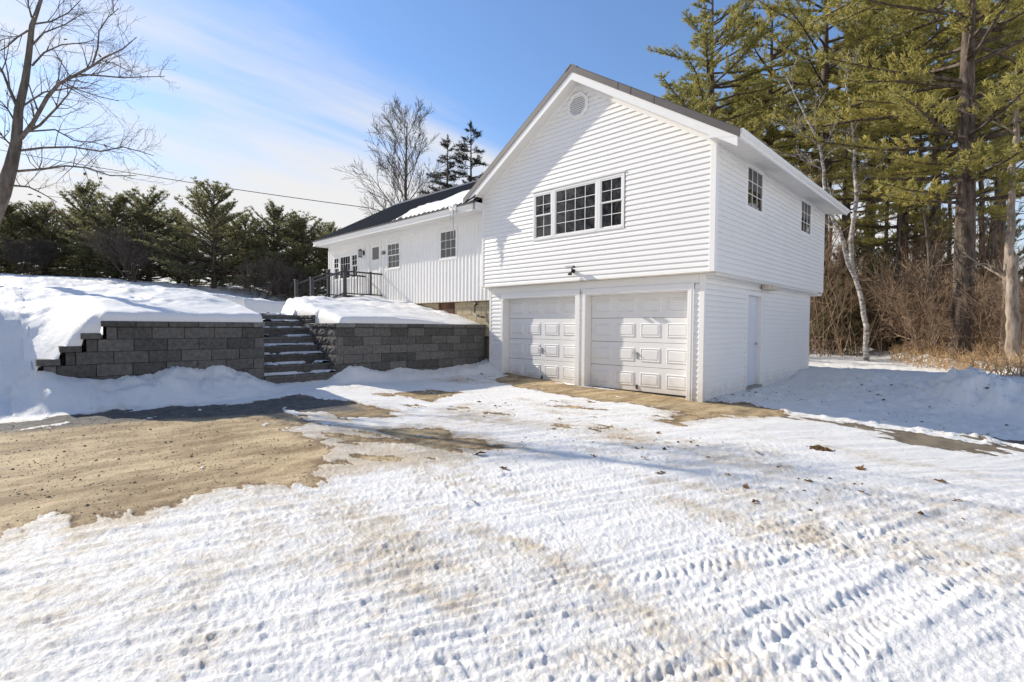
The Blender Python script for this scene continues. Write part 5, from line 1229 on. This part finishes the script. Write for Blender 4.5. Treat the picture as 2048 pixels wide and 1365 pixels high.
# bare bushes and saplings of the brush: individuals
def where(px_):
    for lim, t in ((1668, 'right of the house corner'), (1728, 'beside the bending birch'), (1795, 'right of the birches'), (1868, 'between birches and thickest pine'), (1915, 'just left of the thickest pine'), (1975, 'just right of the thickest pine'), (2025, 'left of the broken stump'), (9999, 'right of the broken stump')):
        if px_ < lim: return t
bb = [make_bare('bush', m_twig, 90+i, 10, 3.8, .024, 3, (6, 6, 5), .6, .03, .16, .6, .006, .58) for i in range(3)]
sap = [make_bare('sapling', m_twig, 95+i, 2, 6.5, .045, 3, (9, 6, 5), .6, .06, .10, .22, .006, .5) for i in range(2)]
k = 0
for i in range(30):
    px_ = 1635+i*15.5+rr.uniform(-7, 7); dep = rr.uniform(19.5, 27) if px_ < 1850 else rr.uniform(14.5, 24)
    x, y = at_px(px_, dep)
    if woods_edge(x, y) < .6: dep += 5; x, y = at_px(px_, dep)
    sc_ = rr.uniform(.7, 1.25); sz_ = 'low' if sc_ < .88 else 'tall' if sc_ > 1.07 else 'middling'; fb_ = 'at the front of the brush' if woods_edge(x, y) < 3.5 else 'deeper in the brush'
    place('bb', bb, i % 3, (x, y, gz(x, y)-.05), rr.uniform(0, 6.28), sc_, sz_+' tangled brown bush '+where(px_)+', '+('in front' if fb_[:2] == 'at' else 'deeper in'), 'bush', 'leafless bushes of the woods edge')
for i in range(16):
    px_ = 1560+i*31+rr.uniform(-9, 9); dep = rr.uniform(20, 30); x, y = at_px(px_, dep)
    sc_ = rr.uniform(.8, 1.25)
    place('sap', sap, i % 2, (x, y, gz(x, y)-.05), rr.uniform(0, 6.28), sc_, ('taller' if sc_ > 1.02 else 'shorter')+' thin bare sapling '+(where(px_) if px_ > 1640 else 'rising behind the roof eave')+(', near' if dep < 25 else ', far back'), 'sapling', 'bare saplings in the woods')
# tawny brush and low ground twigs: nobody could count these
rng = np.random.default_rng(14); tb = TB()
PX = rng.uniform(1625, 2110, 4200); DP = rng.uniform(13, 27, 4200); BX = CAM[0]+DP*(math.sin(YAW)+math.cos(YAW)*(PX-1024)/1014.4); BY = CAM[1]+DP*(math.cos(YAW)-math.sin(YAW)*(PX-1024)/1014.4); BG = B(BX, BY)
for k in range(4200):
    px_ = PX[k]; x, y = BX[k], BY[k]
    we = float(woods_edge(x, y))
    if we < (-.4 if px_ < 1780 else -2.3)+1.0*rng.random(): continue
    z = BG[k]+.02
    h = rng.uniform(.5, 2.1)*(1.15 if px_ > 1850 else .9)*float(np.clip(.45+we*.3, .3, 1)); a = rng.uniform(0, 6.28); ln = rng.uniform(.1, .7)
    p = np.array([x, y, z]); d = np.array([math.cos(a)*ln, math.sin(a)*ln, 1.]); pts = [p]
    for q in range(4): d = unit(d+rng.normal(0, .22, 3)+np.array([0, 0, -.10])); p = p+d*h/4; pts.append(p)
    tb.tube(pts, np.linspace(.011, .004, 5), 3)
    for q in range(3): e = pts[1+q]+unit(rng.normal(0, 1, 3)+np.array([0, 0, .8]))*h*.35; tb.tube([pts[1+q], (pts[1+q]+e)/2+rng.normal(0, .03, 3), e], [.006, .005, .003], 3)
tag(tb.mesh('brush_thicket', m_brush, smooth=False), 'tawny tangled brush along the foot of the woods', 'brush', kind='stuff')
tb = TB(); UP = rng.uniform(1500, 2120, 1500); UD = rng.uniform(22, 42, 1500); UX = CAM[0]+UD*(math.sin(YAW)+math.cos(YAW)*(UP-1024)/1014.4); UY = CAM[1]+UD*(math.cos(YAW)-math.sin(YAW)*(UP-1024)/1014.4); UG = B(UX, UY)
for k in range(1500):
    px_ = UP[k]; x, y = UX[k], UY[k]; z = UG[k]; h = rng.uniform(1.2, 4.5); p = np.array([x, y, z]); d = np.array([rng.normal(0, .25), rng.normal(0, .25), 1.]); pts = [p]
    for q in range(4): d = unit(d+rng.normal(0, .16, 3)); p = p+d*h/4; pts.append(p)
    tb.tube(pts, np.linspace(.02, .006, 5), 3)
    for q in range(3): e = pts[1+q]+unit(rng.normal(0, 1, 3)+np.array([0, 0, .6]))*h*.3; tb.tube([pts[1+q], (pts[1+q]+e)/2+rng.normal(0, .06, 3), e], [.009, .007, .004], 3)
tag(tb.mesh('underwood', m_twig, smooth=False), 'dense brown underwood deep between the trunks', 'underwood', kind='stuff')
# far woods behind everything: brown mass of bare trees
tb = TB(); rng = np.random.default_rng(15)
for k in range(950):
    px_ = rng.uniform(-150, 2250); dep = rng.uniform(70, 110); x, y = at_px(px_, dep); z = 3.6 if px_ < 900 else 1.0; h = rng.uniform(6, 10) if px_ > 900 else rng.uniform(2, 4.5)
    p = np.array([x, y, z-1]); tb.tube([p, p+[0, 0, h*.5], p+[rng.normal(0, .3), rng.normal(0, .3), h]], [.16, .12, .03], 3)
    for q in range(12):
        c = p+[0, 0, h*rng.uniform(.15, .9)]; e = c+unit(rng.normal(0, 1, 3)+np.array([0, 0, .9]))*h*.28; tb.tube([c, e], [.07, .03], 3)
tag(tb.mesh('distant_woods', m_twig, smooth=False), 'far brown band of bare woods on the horizon', 'woods', kind='stuff')
# ------------------------------------------------------------------ small things on the ground
def ground_z(x, y): return float(lower(np.array([x]), np.array([y]))[0][0])
def oak_leaf(seed, s):
    rng = np.random.default_rng(seed); n = 16; V = [(0, 0, .01)]
    for k in range(n):
        a = 2*math.pi*k/n; r_ = s*(.62+.38*(k % 2))*(1+.12*rng.normal()); x = r_*math.cos(a)*1.0; y = r_*math.sin(a)*.62; V.append((x, y, .5*s*(abs(y)/s)**1.2*(1 if rng.random() > .2 else .3)+.15*s*abs(math.sin(a*1.5))))
    return V, [[0, k+1, (k+1) % n+1] for k in range(n)]
protos = [mesh('oak_leaf', *oak_leaf(i, .055), m_leaf) for i in range(4)]
spots = [(.14,-5.88,1.5),(.68,-6.06,1.1),(1.02,-5.04,.9),(3.13,-3.46,1.5),(3.74,-3.4,1.3),(1.82,-5.09,1.1),(2.3,-4.7,.7),(2.55,-4.95,.9),(2.9,-4.4,1),(1.45,-4.75,.8),(.3,-3.9,.9),(1.9,-4.2,.7),(2.75,-5.3,.8),(-.6,-3.6,.7),(1.2,-6.9,.6),(2.2,-3.6,1),(3.3,-4.4,.8),(.9,-3.4,1),(3.9,-4.1,.8),(1.15,-4.4,1.0),(-1.5,-4.3,.7)]
for i, (x, y, s) in enumerate(spots):
    if i < 4: o = protos[i]
    else: o = protos[i % 4].copy(); COL.objects.link(o)
    o.location = (x, y, ground_z(x, y)+.002); o.rotation_euler = (rr.uniform(-.3, .3), rr.uniform(-.3, .3), rr.uniform(0, 6.28)); o.scale = (s, s, s)
    tag(o, 'largest curled brown oak leaf on the snow' if i == 0 else 'curled brown oak leaf lying on the trodden snow', 'leaf', None if i == 0 else 'dry leaves on the driveway')
def clod(x, y, s, lbl, seed):
    rng = np.random.default_rng(seed); n = 10; V = []; 
    for i in range(n+1):
        for j in range(n+1):
            u, v = i/n*2-1, j/n*2-1; r_ = math.hypot(u, v)*(1+.25*rng.normal()); V.append((u*s, v*s*.7, max(-.02, (1-r_)*s*.35+rng.normal(0, .006))))
    q = n+1; o = mesh('soil_clod', V, [(i*q+j, (i+1)*q+j, (i+1)*q+j+1, i*q+j+1) for i in range(n) for j in range(n)], m_dirtclod); o.location = (x, y, ground_z(x, y)-.005); tag(o, lbl, 'soil')
clod(2.57, -2.61, .16, 'low heap of brown soil on the snow right of the garage', 1)
# grit and small stones on the bare ground
rng = np.random.default_rng(31); gx = np.concatenate([rng.uniform(-5.1, .3, 3600), rng.uniform(-5.2, 1.2, 700)]); gy = np.concatenate([rng.uniform(-9.8, -5.0, 3600), rng.uniform(-2.6, -.05, 700)])
gz_, gb, _, _ = lower(gx, gy); ok = gb > .72; gx, gy, gz_ = gx[ok], gy[ok], gz_[ok]; V = []; Fq = []
for x, y, z in zip(gx, gy, gz_):
    s = rng.uniform(.004, .011)*(2.0 if rng.random() < .05 else 1); a = rng.uniform(0, 6.28); n0 = len(V); c_, s_ = math.cos(a), math.sin(a)
    V += [(x+s*c_*1.3, y+s*s_*1.3, z-.002), (x-s*s_, y+s*c_, z-.002), (x-s*c_*1.1, y-s*s_*1.1, z-.002), (x+s*s_, y-s*c_, z-.002), (x+s*.4*c_, y+s*.3, z+s*.75), (x-s*.5*c_, y-s*.2, z+s*.6)]
    Fq += [(n0, n0+1, n0+4), (n0+1, n0+5, n0+4), (n0+1, n0+2, n0+5), (n0+2, n0+3, n0+5), (n0+3, n0+4, n0+5), (n0+3, n0, n0+4)]
m_grit = mat('driveway_grit', (.24, .19, .135), .9, .2, var=.6, noise_scale=35)
tag(mesh('gravel', np.array(V), np.array(Fq), m_grit), 'small stones and grit on the bare sandy drive', 'gravel', kind='stuff')
# dark bits scattered on the right-hand bank
rng = np.random.default_rng(21)
cen = np.array([(.5, 2.6), (1.0, 4.2), (1.6, 2.0), (2.2, 3.6), (.3, 1.2), (3.0, 1.6), (1.9, 5.0), (2.8, 4.4), (3.6, 3.2), (-2.2, -3.2), (1.3, -3.9), (2.9, -4.5), (.2, -5.2), (-4.8, -.9), (-5.4, -1.2)])
c = cen[rng.integers(0, len(cen), 420)]+rng.normal(0, .36, (420, 2)); c[380:] = np.stack([rng.uniform(.04, .30, 40), rng.uniform(.2, 2.3, 40)], 1)
gz_ = lower(c[:, 0], c[:, 1])[0]+.004; sz = rng.uniform(.004, .013, 420)*np.where(rng.random(420) < .10, 2.6, 1); V = []; Fq = []
for (x, y), z, s in zip(c, gz_, sz):
    a = rng.uniform(0, 6.28); n0 = len(V); l = s*rng.uniform(.8, 2.4)
    V += [(x+l*math.cos(a), y+l*math.sin(a), z), (x-s*math.sin(a), y+s*math.cos(a), z), (x-l*math.cos(a), y-l*math.sin(a), z), (x+s*math.sin(a), y-s*math.cos(a), z), (x, y, z+s*.8)]
    Fq += [(n0, n0+1, n0+4), (n0+1, n0+2, n0+4), (n0+2, n0+3, n0+4), (n0+3, n0, n0+4)]
tag(mesh('scattered_debris', np.array(V), np.array(Fq), m_dirtclod), 'small dark bits of bark and dirt scattered over the snow', 'debris', kind='stuff')
# bare trees across the drive, behind the camera (they show in the window panes)
for i, (x, y, h) in enumerate([(-9, -24, 14), (-15, -20, 13), (-2, -28, 15), (-21, -27, 15)]):
    o = crown_tree(200+i, h, 5, .25); o.location = (x, y, .5); tag(o, 'bare tree across the drive, seen only as a reflection in the windows', 'tree', 'bare trees reflected in the windows')
